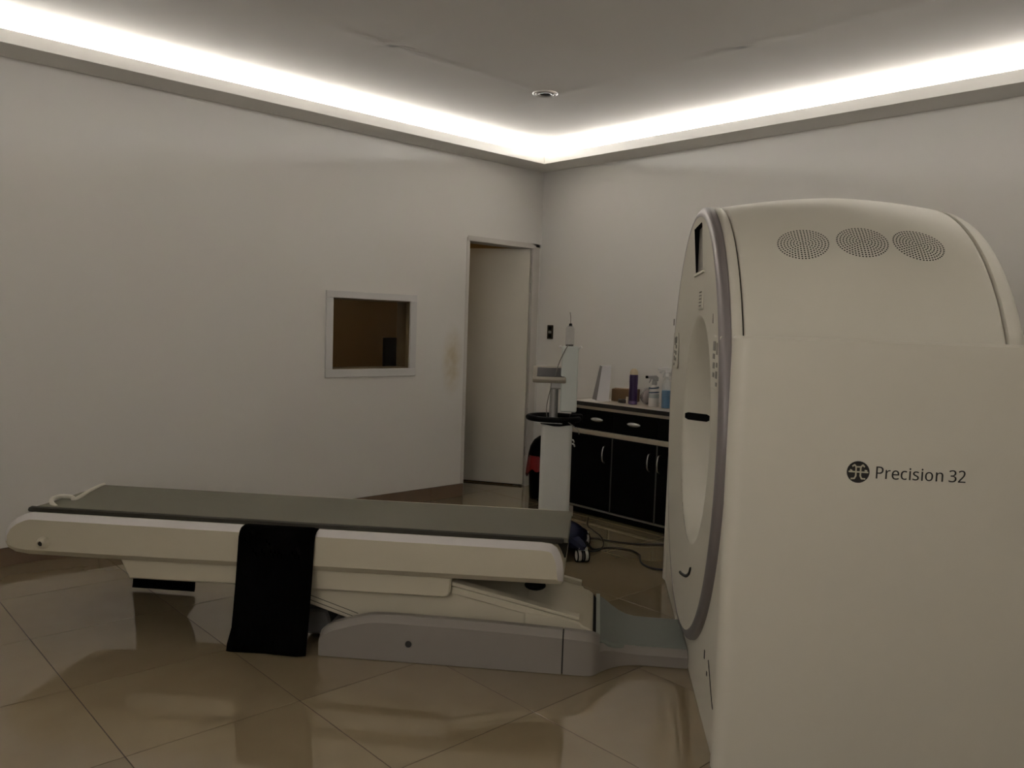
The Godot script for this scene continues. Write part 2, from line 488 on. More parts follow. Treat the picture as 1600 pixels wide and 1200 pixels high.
func build_doorway():
	# frame
	var s := S()
	box(s, Vector3(-0.068, 1.02, 0.091), Vector3(0.164, 2.04, 0.03)); box(s, Vector3(-0.068, 1.02, 0.809), Vector3(0.142, 2.04, 0.03))
	box(s, Vector3(-0.068, 2.045, 0.45), Vector3(0.164, 0.03, 0.748))
	struct("trim_5", s, M.trim)
	# architrave: the flat band between the opening and the corner
	s = S(); box(s, Vector3(0.004, 1.035, 0.062), Vector3(0.010, 2.07, 0.07)); box(s, Vector3(0.004, 2.056, 0.42), Vector3(0.010, 0.030, 0.79))
	struct("trim_6", s, M.trim)
	# the leaf swings away into the next room, hinged on the right-hand jamb
	var d := Node3D.new(); d.name = "door_1"; add_child(d); d.set_meta("kind", "structure")
	d.position = Vector3(-0.008, 0, 0.1075)
	var ang := atan2(0.53, -0.85)      # direction of the leaf in x,z
	d.rotation.y = -ang
	s = S(); rbox(s, Vector3(0.352, 1.02, -0.018), Vector3(0.70, 2.012, 0.036), 0.003, Transform3D.IDENTITY, 1)
	obj("leaf", s, mat(Color(0.84, 0.82, 0.77), 0.45), d)
	s = S(); box(s, Vector3(0.36, 0.0125, -0.018), Vector3(0.69, 0.012, 0.03)); obj("bottom_seal", s, M.black, d)
	for y in [0.3, 1.7]:
		s = S(); lathe(s, [[-0.04, 0.0], [-0.04, 0.007], [0.04, 0.007], [0.04, 0.0]], Transform3D(Basis.IDENTITY, Vector3(0.004, y, 0.004)), 10); obj("hinge", s, M.satin, d)
	s = S(); tube(s, [Vector3(0.65, 1.0, 0), Vector3(0.65, 1.0, 0.045), Vector3(0.60, 1.0, 0.05), Vector3(0.54, 1.0, 0.05)], 0.008); obj("handle", s, M.satin, d)

func build_window():
	var root := Node3D.new(); root.name = "window_1"; root.set_meta("kind", "structure"); add_child(root)
	root.position = Vector3(0, 1.28, 1.684)
	var off := -root.position
	var s := S()
	# flat white frame band on the wall, from 0.976-1.577 by 1.30-2.065
	var y0 := 0.976; var y1 := 1.578; var z0 := 1.302; var z1 := 2.064
	var iy0 := 1.033; var iy1 := 1.53; var iz0 := 1.357; var iz1 := 2.01
	rbox(s, Vector3(0.007, (iy1 + y1) / 2, (z0 + z1) / 2), Vector3(0.018, y1 - iy1, z1 - z0), 0.003, Transform3D.IDENTITY, 1)
	rbox(s, Vector3(0.007, (iy0 + y0) / 2, (z0 + z1) / 2), Vector3(0.018, iy0 - y0, z1 - z0), 0.003, Transform3D.IDENTITY, 1)
	rbox(s, Vector3(0.007, (iy0 + iy1) / 2, (z0 + iz0) / 2), Vector3(0.018, iy1 - iy0, iz0 - z0), 0.003, Transform3D.IDENTITY, 1)
	rbox(s, Vector3(0.007, (iy0 + iy1) / 2, (z1 + iz1) / 2), Vector3(0.018, iy1 - iy0, z1 - iz1), 0.003, Transform3D.IDENTITY, 1)
	var o := obj("window_frame", s, mat(Color(0.84, 0.83, 0.82), 0.4), root); o.position = off
	# dark steel lining of the reveal
	s = S()
	box(s, Vector3(-0.075, (iy0 + iy1) / 2, iz0 + 0.004), Vector3(0.15, iy1 - iy0, 0.008)); box(s, Vector3(-0.075, (iy0 + iy1) / 2, iz1 - 0.004), Vector3(0.15, iy1 - iy0, 0.008))
	box(s, Vector3(-0.075, iy1 - 0.004, (iz0 + iz1) / 2), Vector3(0.15, 0.008, iz1 - iz0)); box(s, Vector3(-0.075, iy0 + 0.004, (iz0 + iz1) / 2), Vector3(0.15, 0.008, iz1 - iz0))
	o = obj("reveal_lining", s, mat(Color(0.40, 0.34, 0.24), 0.6), root); o.position = off
	var g := mat(Color(0.16, 0.12, 0.06, 0.10), 0.02, 0, 0.25); g.transparency = BaseMaterial3D.TRANSPARENCY_ALPHA
	s = S(); box(s, Vector3(-0.035, (iy0 + iy1) / 2, (iz0 + iz1) / 2), Vector3(0.006, iy1 - iy0 - 0.018, iz1 - iz0 - 0.018))
	o = obj("pane", s, g, root); o.position = off

func build_control_room():
	var ochre := mat(Color(0.70, 0.60, 0.43), 0.8)
	var s := S(); box(s, Vector3(-2.45, 1.25, 1.4), Vector3(0.1, 2.6, 3.4)); struct("wall_control_room", s, ochre)
	s = S(); box(s, Vector3(-1.27, 1.25, -0.25), Vector3(2.26, 2.6, 0.1)); struct("wall_control_side", s, ochre)
	s = S(); box(s, Vector3(-1.27, 1.25, 3.05), Vector3(2.26, 2.6, 0.1)); struct("wall_control_end", s, ochre)
	s = S(); box(s, Vector3(-1.33, 2.6, 1.4), Vector3(2.36, 0.1, 3.4)); var cr := struct("ceiling_control_room", s, M.ceiling)
	s = S(); lathe(s, [[2.55, 0.0], [2.55, 0.09], [2.52, 0.085], [2.49, 0.06], [2.475, 0.0]], Transform3D(Basis.IDENTITY, Vector3(-1.3, 0, 1.9)), 24)
	var gm := mat(Color(0.9, 0.85, 0.75), 0.5); gm.emission_enabled = true; gm.emission = Color(1.0, 0.88, 0.68); gm.emission_energy_multiplier = 0.3
	obj("unseen_lamp", s, gm, cr)  # out of view, placed to brighten what shows through the observation window
	var ol := OmniLight3D.new(); ol.name = "unseen_control_room_light"; ol.light_color = Color(1.0, 0.88, 0.68); ol.light_energy = 0.09; ol.light_size = 0.05
	ol.omni_range = 8.0; ol.omni_attenuation = 2.0; ol.shadow_enabled = true; ol.position = Vector3(-1.3, 2.43, 1.9)
	add_child(ol, true)
	# partition between window and doorway side, with the pc on the desk in front of it
	var desk := thing("desk", "dark control desk just behind the observation window", "desk", Vector3(-0.6, 0, 1.6))
	s = S(); rbox(s, Vector3(0, 0.735, 0), Vector3(0.7, 0.03, 1.9), 0.005, Transform3D.IDENTITY, 1); obj("desktop", s, M.dark, desk)
	for z in [-0.92, 0.92]:
		s = S(); rbox(s, Vector3(0, 0.36, z), Vector3(0.62, 0.72, 0.03), 0.004, Transform3D.IDENTITY, 1); obj("leg", s, M.dark, desk)
	var mo := thing("monitor", "black monitor back seen through the observation window", "monitor", Vector3(-0.8, 0.75, 0.955))
	s = S(); rbox(s, Vector3(0, 0.015, 0), Vector3(0.2, 0.02, 0.16), 0.008); obj("base", s, M.gloss_black, mo)
	s = S(); rbox(s, Vector3(0, 0.12, 0), Vector3(0.04, 0.22, 0.05), 0.008); obj("stand", s, M.gloss_black, mo)
	s = S(); rbox(s, Vector3(0.02, 0.34, 0), Vector3(0.05, 0.30, 0.20), 0.01); obj("housing", s, M.gloss_black, mo)

# ------------------------------------------------------------------ the scanner ring
const GV := 3.48    # its centre across
const GY := 1.0     # height of the round covers' centre
const BY := 0.968   # height of the tunnel's axis
func axis_u(y: float) -> Transform3D:      # local y runs along u
	return Transform3D(Basis(Vector3(0, -1, 0), Vector3(1, 0, 0), Vector3(0, 0, 1)), Vector3(0, y, GV))

func shell_r(u: float) -> float:
	var k := [[0.95, 0.885], [1.05, 0.900], [1.166, 0.916], [1.28, 0.927], [1.41, 0.933], [1.53, 0.928], [1.653, 0.916], [1.75, 0.902], [1.82, 0.889], [1.9, 0.87]]
	for i in k.size() - 1:
		if u <= k[i + 1][0]:
			var p = k[maxi(i - 1, 0)]; var q = k[mini(i + 2, k.size() - 1)]
			return cubic_interpolate(k[i][1], k[i + 1][1], p[1], q[1], (u - k[i][0]) / (k[i + 1][0] - k[i][0]))
	return 0.87

func build_scanner():
	var g := ct_thing("ct_scanner", "large cream CT scanner with round opening, grey trim ring and three round fan grilles", "CT scanner", 1.39, GV)
	var s := S()
	# dished front cover with the display recess left open
	var th := []; var n := 120
	var i0 := 27; var i1 := 33          # columns that bound the display, around straight up (index 30)
	var rr := [0.0, 0.06, 0.14, 0.25, 0.36, 0.41, 0.56, 0.70, 0.84, 0.92, 0.97, 1.0]; var k0 := 5; var k1 := 9
	var pts := []
	for i in n + 1:
		var row := []
		var a := TAU * i / n
		for k in rr.size():
			var f: float = rr[k]
			var cy := lerpf(BY, GY, f); var R := lerpf(0.485, 0.856, f)
			var p := Vector2(GV + cos(a) * R, cy + sin(a) * R)
			if i >= i0 and i <= i1 and k >= k0 and k <= k1:
				p = Vector2(GV + 0.05 - 0.15 * (i - 30) / 3.0, lerpf(1.632, 1.818, float(k - k0) / (k1 - k0)))
			row.append(p)
		pts.append(row)
	var fu := func(p: Vector2) -> float:
		var rad := (p - Vector2(GV, 0.985)).length()
		return lerpf(0.938, 0.909, clampf((rad - 0.485) / 0.363, 0, 1))
	for i in n:
		for k in rr.size() - 1:
			if i >= i0 and i < i1 and k >= k0 and k < k1: continue
			var q := []
			for c in [[i, k], [i + 1, k], [i + 1, k + 1], [i, k + 1]]:
				var p: Vector2 = pts[c[0]][c[1]]
				var d := (p - Vector2(GV, 0.985)).normalized()
				q.append(Vector3(fu.call(p), p.y, p.x)); q.append(Vector3(-1, -0.08 * d.y, -0.08 * d.x).normalized())
			quadn(s, q[0], q[2], q[4], q[6], q[1], q[3], q[5], q[7])
	part("front_cover", s, M.cream, g)
	# display recess
	s = S()
	var c0: Vector2 = pts[i0][k0]; var c1: Vector2 = pts[i1][k1]
	var va := minf(c0.x, c1.x); var vb := maxf(c0.x, c1.x); var ya := c0.y; var yb := c1.y
	var ub: float = 0.932
	for e in [[va, ya, vb, ya, Vector3(0, 1, 0)], [vb, ya, vb, yb, Vector3(0, 0, -1)], [vb, yb, va, yb, Vector3(0, -1, 0)], [va, yb, va, ya, Vector3(0, 0, 1)]]:
		quad(s, Vector3(fu.call(Vector2(e[0], e[1])), e[1], e[0]), Vector3(fu.call(Vector2(e[2], e[3])), e[3], e[2]), Vector3(ub, e[3], e[2]), Vector3(ub, e[1], e[0]), e[4])
	var dr := part("display_recess", s, M.black, g)
	s = S(); box(s, Vector3(ub + 0.004, (ya + yb) / 2, (va + vb) / 2), Vector3(0.008, yb - ya, vb - va))
	part("screen", s, mat(Color(0.50, 0.48, 0.44), 0.3, 0, 0.4), g, dr)
	s = S(); tube(s, [Vector3(fu.call(Vector2(va, ya)) - 0.002, ya - 0.012, va - 0.01), Vector3(fu.call(Vector2(vb, ya)) - 0.002, ya - 0.012, vb + 0.01)], 0.005); part("bezel_rail", s, M.cream, g, dr)
	# tunnel: rounded mouth, funnel, straight bore
	s = S()
	var prof := [[0.938, 0.487], [0.9395, 0.480], [0.944, 0.472], [0.952, 0.462], [0.975, 0.440], [1.01, 0.409], [1.05, 0.379], [1.085, 0.359], [1.12, 0.351], [1.16, 0.35], [1.72, 0.35], [1.80, 0.40], [1.872, 0.48]]
	lathe(s, prof, axis_u(BY), 96, -1.0); part("bore_liner", s, M.cream, g)
	# trim ring, rim, seams, top shell, rear cover
	s = S(); lathe(s, [[0.924, 0.848], [0.9085, 0.853], [0.909, 0.866], [0.914, 0.879], [0.921, 0.888], [0.926, 0.890], [0.944, 0.890], [0.9445, 0.880]], axis_u(GY), 128, 1.0); part("trim_ring", s, M.silver, g)
	s = S(); lathe(s, [[0.9445, 0.870], [0.9446, 0.884], [0.947, 0.8865], [0.978, 0.8885], [0.981, 0.886], [0.981, 0.862]], axis_u(GY), 128, 1.0); part("front_rim", s, M.cream, g)
	s = S(); lathe(s, [[0.94, 0.872], [1.84, 0.872]], axis_u(GY), 96, 1.0); part("inner_drum", s, M.dark, g)
	s = S()
	var pr := [[0.987, 0.870], [0.987, 0.884], [0.990, 0.8885]]
	for k in 17: pr.append([lerpf(1.0, 1.77, k / 16.0), shell_r(lerpf(1.0, 1.77, k / 16.0))])
	pr.append_array([[1.779, shell_r(1.779) - 0.001], [1.782, shell_r(1.782) - 0.004], [1.782, 0.865]])
	lathe(s, pr, axis_u(GY), 128, 1.0); part("top_shell", s, M.cream, g)
	s = S(); lathe(s, [[1.791, 0.865], [1.791, 0.890], [1.795, 0.894], [1.82, 0.889], [1.845, 0.876], [1.862, 0.85], [1.872, 0.80], [1.875, 0.70], [1.875, 0.48]], axis_u(GY), 128, 1.0); part("rear_cover", s, M.cream, g)
	# lower front plate, with the round cover cut out of it
	s = S()
	var pl := PackedVector2Array([Vector2(2.52, 0.0), Vector2(4.44, 0.0), Vector2(4.44, 1.02)])
	for k in 41:
		var a := -PI * k / 40.0
		pl.append(Vector2(GV + cos(a) * 0.872, GY + sin(a) * 0.872))
	pl.append(Vector2(2.52, 1.02))
	# x of the polygon is v, y is height, pushed along u
	prism(s, pl, 0.937, 0.99, 0.004, Transform3D(Basis(Vector3(0, 0, 1), Vector3(0, 1, 0), Vector3(1, 0, 0)), Vector3.ZERO))
	var ped := part("pedestal", s, M.cream, g)
	s = S()
	tube(s, [Vector3(0.9365, 0.262, 4.215), Vector3(0.9365, 0.17, 4.33), Vector3(0.9365, 0.158, 4.36)], 0.0022, 6, 3)
	part("service_slot", s, M.dark, g, ped)
	for q in [[0.242, 4.116], [0.204, 4.25 - 0.06]]:
		s = S(); box(s, Vector3(0.9365, q[0], q[1]), Vector3(0.003, 0.03 if q[0] > 0.22 else 0.014, 0.012)); part("screw_slot", s, M.dark, g, ped)
	# the tall flat side panels
	for sd in 2:
		s = S()
		var vc := 4.45 if sd == 0 else 2.51
		var P := rrect(0.94, 0.10, 0.044, 6)
		prism(s, P, 0.008, 1.374, 0.008, Transform3D(Basis(Vector3(1, 0, 0), Vector3(0, 0, 1), Vector3(0, 1, 0)), Vector3(1.393, 0, vc)))
		var panel := part("side_panel", s, M.cream, g)
		if sd == 0:
			s = S(); lathe(s, [[0.0, 0.0325], [0.0012, 0.0325], [0.0012, 0.0]], Transform3D(Basis(Vector3(1, 0, 0), Vector3(0, 0, 1), Vector3(0, -1, 0)), Vector3(1.298, 0.9835, 4.4995)), 40)
			var em := part("emblem", s, M.ink, g, panel)
			em.set_meta("label", "round black emblem with grey linear sign")
			s = S(); emblem_lines(s, Vector3(1.298, 0.9835, 4.501)); part("emblem_line", s, M.cream_dark, g, em)
			var tm := TextMesh.new(); tm.text = "Precision 32"
			var f := SystemFont.new(); f.font_names = PackedStringArray(["Droid Sans"])
			tm.font = f; tm.font_size = 32; tm.depth = 0.0012; tm.curve_step = 0.5
			tm.horizontal_alignment = HORIZONTAL_ALIGNMENT_LEFT; tm.vertical_alignment = VERTICAL_ALIGNMENT_BOTTOM
			tm.pixel_size = 0.0016
			var wid := tm.get_aabb().size.x
			var cap := tm.get_aabb()
			tm.pixel_size = 0.0016 * 0.252 / wid
			var l := MeshInstance3D.new(); l.name = "lettering"; l.mesh = tm; l.material_override = M.ink
			panel.add_child(l, true)
			cap = tm.get_aabb()
			l.position = Vector3(1.349 - cap.position.x, 0.9665 - cap.position.y - 0.0005, 4.5002)
			l.set_meta("label", "black product lettering on side panel")
	# fan grilles: rings of small holes
	for u0 in [1.200, 1.392, 1.576]:
		s = S()
		for ring in 9:
			var cnt := maxi(1, ring * 6)
			for k in cnt:
				var a := TAU * k / cnt + 0.5
				var du := cos(a) * ring * 0.0102; var dt := sin(a) * ring * 0.0102
				var u: float = u0 + du
				var R := shell_r(u) + 0.0005
				var t := deg_to_rad(49.0) + dt / R
				var nrm := Vector3(0, sin(t), cos(t))
				var c := Vector3(u, GY + sin(t) * R, GV + cos(t) * R)
				var tx := Vector3(1, 0, 0); var ty := nrm.cross(tx)
				for e in 6:
					var p0 := c + (tx * cos(TAU * e / 6) + ty * sin(TAU * e / 6)) * 0.0033
					var p1 := c + (tx * cos(TAU * (e + 1) / 6) + ty * sin(TAU * (e + 1) / 6)) * 0.0033
					tri(s, c, p0, p1, nrm, nrm, nrm)
		var fg := part("fan_grille", s, M.hole, g); fg.set_meta("kind", "stuff")
	# control panels either side of the tunnel, small indicator lamps, intercom, laser slot, latch
	for sd in [-1.0, 1.0]:
		var cp := Vector2(GV + sd * 0.715, 1.275)
		var cu: float = fu.call(cp)
		var lean := Transform3D(Basis(Vector3(0, 0, sd), Vector3(0, 1, 0), Vector3(-1, 0, -0.08 * sd).normalized()), Vector3(cu, cp.y, cp.x))
		s = S(); var outl := pv([[-0.07, -0.085], [0.055, -0.085], [0.075, -0.06], [0.085, 0.095], [-0.075, 0.095], [-0.085, 0.07], [-0.085, -0.07]])
		prism(s, outl, -0.004, 0.004, 0.0035, lean)
		var c := part("control_panel", s, M.cream, g)
		for b in [[-0.035, 0.060, 0.06, 0.04], [-0.038, 0.025, 0.05, 0.022], [0.03, 0.052, 0.035, 0.05], [-0.03, -0.006, 0.045, 0.026], [0.036, -0.002, 0.030, 0.020], [-0.03, -0.038, 0.04, 0.02], [0.036, -0.035, 0.036, 0.03], [0.045, -0.066, 0.03, 0.016]]:
			s = S(); rbox(s, Vector3(b[0], b[1], 0.0045), Vector3(b[2] * 0.85, b[3] * 0.8, 0.003), 0.0012, lean, 1); part("button", s, M.key_grey, g, c)
	for q in [[4.02, 1.43], [2.63, 1.425]]:
		s = S(); var uq: float = fu.call(Vector2(q[0], q[1]))
		rbox(s, Vector3(uq, q[1], q[0]), Vector3(0.004, 0.035, 0.016), 0.0018, Transform3D.IDENTITY, 2); part("indicator_lamp", s, M.key_grey, g)
	s = S(); var ui: float = fu.call(Vector2(GV + 0.06, 1.52))
	var li := Transform3D(Basis(Vector3(0, 0, 1), Vector3(0, 1, 0), Vector3(-1, 0, 0)), Vector3(ui, 1.52, GV + 0.05))
	prism(s, rrect(0.15, 0.10, 0.02), -0.004, 0.003, 0.003, li)
	var ic := part("intercom", s, M.cream, g)
	for r in 5:
		for c in 4:
			s = S(); rbox(s, Vector3(-0.03 + 0.02 * c, -0.032 + 0.014 * r, 0.0035), Vector3(0.012, 0.005, 0.002), 0.0009, li, 1); part("speaker_slit", s, M.key_grey, g, ic)
	# laser slot along the far side of the funnel
	s = S()
	var a0 := deg_to_rad(180.0)
	var fr := [[0.947, 0.4685], [0.96, 0.4535], [0.985, 0.431], [1.012, 0.4073], [1.04, 0.3855], [1.052, 0.3775]]
	for k in fr.size() - 1:
		for e in 6:
			var q := []
			for cc in [[k, e], [k + 1, e], [k + 1, e + 1], [k, e + 1]]:
				var R: float = fr[cc[0]][1] - 0.0015
				var hgt: float = lerpf(-0.019, 0.017, cc[1] / 6.0)
				if cc[0] == 0 or cc[0] == fr.size() - 1: hgt *= 0.6
				q.append(Vector3(fr[cc[0]][0], BY + 0.008 + hgt, GV - sqrt(R * R - (hgt + 0.008) * (hgt + 0.008))))
			quad(s, q[0], q[1], q[2], q[3], Vector3(-0.5, 0, 0.85).normalized())
	part("laser_slot", s, M.black, g)
	s = S()
	var arc := []
	for q in [[0.312, 3.375], [0.323, 3.44], [0.352, 3.56], [0.392, 3.655], [0.422, 3.685]]:
		arc.append(Vector3(fu.call(Vector2(q[1], q[0])) - 0.001, q[0], q[1]))
	tube(s, arc, 0.007, 8, 5); part("cover_latch", s, M.dark, g)

func emblem_lines(s: SurfaceTool, c: Vector3):
	var R := 0.0325
	var strokes := [
		[[-0.22, 0.52], [-0.2, 0.3], [-0.2, -0.35], [-0.32, -0.6], [-0.6, -0.62]],
		[[0.22, 0.52], [0.2, 0.3], [0.2, -0.35], [0.32, -0.6], [0.62, -0.6]],
		[[-0.52, 0.52], [-0.35, 0.66], [-0.2, 0.48], [0.2, 0.48], [0.38, 0.66], [0.52, 0.5]],
		[[-0.82, 0.02], [0.85, 0.0]], [[-0.7, 0.18], [-0.55, 0.1]], [[0.58, 0.16], [0.75, 0.14]]]
	for st in strokes:
		for i in st.size() - 1:
			var a := Vector2(st[i][0], st[i][1]) * R; var b := Vector2(st[i + 1][0], st[i + 1][1]) * R
			var d := (b - a).normalized(); var w := Vector2(-d.y, d.x) * 0.0022
			prism(s, PackedVector2Array([a - w - d * 0.001, b - w + d * 0.001, b + w + d * 0.001, a + w - d * 0.001]), 0.0, 0.0006, 0.0, Transform3D(Basis.IDENTITY, c))

# ------------------------------------------------------------------ the patient table
func build_table():
	var t := ct_thing("patient_table", "low white patient table with grey top on lift arms, reaching towards the scanner", "CT table", -0.75, GV)
	var s := S()
	# silver base: heights and half widths along u, flaring in to the narrow track under the ring
	var secs := []
	var prof := [[-0.577, 0.085, 0.345], [-0.573, 0.100, 0.349], [-0.556, 0.116, 0.35], [-0.516, 0.137, 0.35], [-0.45, 0.158, 0.35], [-0.409, 0.170, 0.35], [-0.372, 0.179, 0.35], [-0.34, 0.183, 0.35], [-0.28, 0.185, 0.35], [0.0, 0.184, 0.35], [0.221, 0.180, 0.35], [0.423, 0.174, 0.35]]
	for p in prof: secs.append(wall_ring(p[0], p[1], p[2], 0.026))
	loft(s, secs)
	secs = []
	for p in [[-0.575, 0.085], [-0.55, 0.09], [0.43, 0.095]]: secs.append([Vector3(p[0], 0.002, 3.80), Vector3(p[0], p[1], 3.80), Vector3(p[0], p[1], 3.23), Vector3(p[0], 0.002, 3.23)])
	loft(s, secs)
	var bc := part("base_cover", s, M.base_silver, t)
	s = S(); lathe(s, [[0.0, 0.0], [0.0, 0.014], [0.002, 0.0135]], Transform3D(Basis(Vector3(1, 0, 0), Vector3(0, 0, 1), Vector3(0, -1, 0)), Vector3(-0.199, 0.078, 3.8295)), 20, -1.0)
	lathe(s, [[0.001, 0.013], [0.0012, 0.0]], Transform3D(Basis(Vector3(1, 0, 0), Vector3(0, 0, 1), Vector3(0, -1, 0)), Vector3(-0.199, 0.078, 3.8295)), 20, 1.0)
	part("bolt_hole", s, M.dark, t, bc)
	s = S(); secs = []
	for p in [[0.429, 0.174, 0.35], [0.48, 0.171, 0.35], [0.515, 0.169, 0.349], [0.535, 0.166, 0.345], [0.550, 0.160, 0.337], [0.562, 0.150, 0.324], [0.572, 0.138, 0.308]]: secs.append(wall_ring(p[0], p[1], p[2], 0.026))
	loft(s, secs)
	secs = []
	for p in [[0.43, 0.09, 0.335], [0.535, 0.09, 0.335], [0.558, 0.110, 0.326], [0.572, 0.112, 0.308], [0.588, 0.110, 0.289], [0.606, 0.104, 0.268], [0.63, 0.095, 0.246], [0.66, 0.085, 0.226], [0.695, 0.076, 0.212], [0.73, 0.071, 0.206], [0.78, 0.070, 0.204], [0.935, 0.070, 0.203]]:
		secs.append(base_ring(p[0], p[1], p[2], 0.024))
	loft(s, secs); part("base_nose", s, M.base_silver, t)
	s = S(); loft(s, [wall_ring(0.41, 0.166, 0.343, 0.02), wall_ring(0.44, 0.166, 0.343, 0.02)]); part("base_seam", s, M.dark, t)
	# grey hood running down behind the lift arm on to the track
	s = S(); secs = []
	for p in [[0.572, 0.126, 0.272], [0.588, 0.120, 0.266], [0.606, 0.110, 0.256], [0.63, 0.097, 0.238], [0.66, 0.085, 0.214], [0.69, 0.078, 0.193], [0.72, 0.075, 0.180], [0.79, 0.0735, 0.174], [0.932, 0.0735, 0.172]]:
		secs.append(base_ring(p[0], p[1], p[2], 0.008))
	loft(s, secs); part("track_hood", s, M.grey_green, t)
	s = S(); loft(s, [base_ring(0.556, 0.134, 0.276, 0.006), base_ring(0.573, 0.134, 0.276, 0.006)]); part("hood_collar", s, mat(Color(0.60, 0.61, 0.57), 0.5), t)
	# white lift arm: two cheeks, a sunken top between them, rails along the upper edges
	for sd in [1.0, -1.0]:
		s = S()
		var arm := pv([[-0.80, 0.345], [-0.10, 0.330], [-0.034, 0.312], [0.486, 0.200], [0.487, 0.152], [-0.30, 0.07], [-0.456, 0.120], [-0.80, 0.223]])
		var va := 3.708 if sd > 0 else 3.255
		prism(s, arm, va - 0.02, va + 0.02, 0.004); var ck := part("lift_arm", s, M.white, t)
		s = S()
		prism(s, pv([[-0.06, 0.322], [-0.034, 0.318], [0.486, 0.205], [0.4865, 0.192], [-0.06, 0.306]]), va - 0.018, va + sd * 0.034 if sd > 0 else va + 0.018, 0.003)
		prism(s, pv([[-0.06, 0.303], [0.486, 0.189], [0.4865, 0.158], [-0.06, 0.272]]), va - 0.018, va + (0.030 if sd > 0 else 0.018), 0.003)
		part("arm_rail", s, M.white, t, ck)
		if sd > 0:
			s = S()
			for k in 2:
				var o := 0.022 + 0.02 * k
				prism(s, pv([[-0.80, 0.223 + o], [-0.44, 0.118 + o - 0.006], [-0.44, 0.1155 + o - 0.006], [-0.80, 0.2205 + o]]), va + 0.018, va + 0.0207, 0.0)
			part("arm_groove", s, M.dark, t, ck)
	s = S(); prism(s, pv([[-0.80, 0.30], [0.0, 0.262], [0.24, 0.205], [0.33, 0.193], [0.33, 0.10], [-0.30, 0.06], [-0.80, 0.21]]), 3.27, 3.70, 0.004); part("arm_cover", s, mat(Color(0.78, 0.755, 0.68), 0.5), t)
	s = S(); prism(s, pv([[0.26, 0.10], [0.26, 0.212], [0.30, 0.211], [0.40, 0.206], [0.49, 0.184], [0.500, 0.172], [0.520, 0.166], [0.538, 0.155], [0.549, 0.138], [0.552, 0.12], [0.552, 0.09]]), 3.26, 3.742, 0.006); part("pivot_housing", s, M.white, t)
	s = S(); prism(s, pv([[0.543, 0.150], [0.551, 0.138], [0.556, 0.132], [0.556, 0.09], [0.552, 0.09], [0.549, 0.136]]), 3.262, 3.744, 0.0); part("rubber_lip", s, M.black, t)
	# under-tray below the housing, rubber stop
	s = S(); prism(s, pv([[-1.487, 0.345], [-1.437, 0.247], [-0.997, 0.252], [-0.075, 0.2575], [-0.055, 0.263], [-0.045, 0.278], [-0.040, 0.345]]), 3.20, 3.765, 0.007); part("under_tray", s, M.white, t)
	s = S(); ball(s, Vector3(0.302, 0.329, 3.742), Vector3(0.044, 0.020, 0.035)); part("rubber_stop", s, M.black, t)
	s = S(); prism(s, pv([[-0.70, 0.02], [-0.70, 0.13], [-0.60, 0.13], [-0.56, 0.02]]), 3.30, 3.66, 0.01); part("hose_guide", s, mat(Color(0.36, 0.35, 0.34), 0.6), t)
	# long housing with a paler bevelled edge
	s = S(); var edge := S()
	var hp := [[-1.870, 0.513], [0.325, 0.516], [0.362, 0.512], [0.385, 0.500], [0.400, 0.474], [0.411, 0.44], [0.416, 0.40], [0.416, 0.362], [0.407, 0.350], [0.34, 0.348], [-0.587, 0.341], [-1.43, 0.331], [-1.89, 0.329], [-1.95, 0.336], [-1.985, 0.352], [-2.0, 0.380], [-1.996, 0.42], [-1.975, 0.458], [-1.94, 0.486], [-1.90, 0.505]]
	prism(s, pv(hp), 3.16, 3.80, 0.026, Transform3D.IDENTITY, edge, 0.026)
	var hs := part("housing", s, M.white, t)
	part("edge_trim", edge, M.strip, t, hs)
	s = S()
	var KT := Transform3D(Basis(Vector3(1, 0, 0), Vector3(0, 0, 1), Vector3(0, -1, 0)), Vector3(-1.80, 0.392, 3.798))
	lathe(s, [[0.0, 0.026], [0.012, 0.025], [0.024, 0.020], [0.030, 0.0175], [0.032, 0.012], [0.026, 0.010]], KT, 24); var kn := part("release_knob", s, M.white, t)
	s = S(); lathe(s, [[0.027, 0.0105], [0.027, 0.0]], KT, 16); part("knob_bore", s, M.dark, t, kn)
	# grey sliding top with darker rolled edge
	s = S(); secs = []
	for u in [-1.885, -1.878, -1.86, -1.0, 0.0, 0.40, 0.422, 0.428]:
		var k := 0.0
		if u < -1.87: k = 0.006
		if u > 0.425: k = 0.004
		secs.append([Vector3(u, 0.534 - k, 3.275 + k), Vector3(u, 0.5325 - k, 3.39), Vector3(u, 0.532 - k, 3.51), Vector3(u, 0.5325 - k, 3.63), Vector3(u, 0.534 - k, 3.742 - k), Vector3(u, 0.532 - k, 3.747 - k), Vector3(u, 0.514, 3.747 - k), Vector3(u, 0.510, 3.74 - k), Vector3(u, 0.510, 3.28 + k), Vector3(u, 0.514, 3.275 + k)])
	loft(s, secs); var top := part("table_top", s, M.mat_grey, t)
	s = S(); secs = []
	for u in [-1.90, -1.895, -1.88, 0.405, 0.412]:
		var k := 0.004 if (u < -1.899 or u > 0.411) else 0.0
		secs.append([Vector3(u, 0.5325 - k, 3.745), Vector3(u, 0.530 - k, 3.764 - k), Vector3(u, 0.516 + k, 3.768 - k), Vector3(u, 0.511 + k, 3.762), Vector3(u, 0.511 + k, 3.745)])
	loft(s, secs); part("edge_roll", s, M.mat_edge, t, top)
	# what carries the end of the sliding top past the housing
	s = S(); secs = []
	for q in [[0.500, 0.33, 0.428, 3.30, 3.712], [0.47, 0.36, 0.426, 3.34, 3.70], [0.43, 0.40, 0.420, 3.40, 3.67]]:
		secs.append([Vector3(q[1], q[0], q[3]), Vector3(q[2], q[0], q[3]), Vector3(q[2], q[0], q[4]), Vector3(q[1], q[0], q[4])])
	loft(s, secs); part("end_bracket", s, M.mat_edge, t)
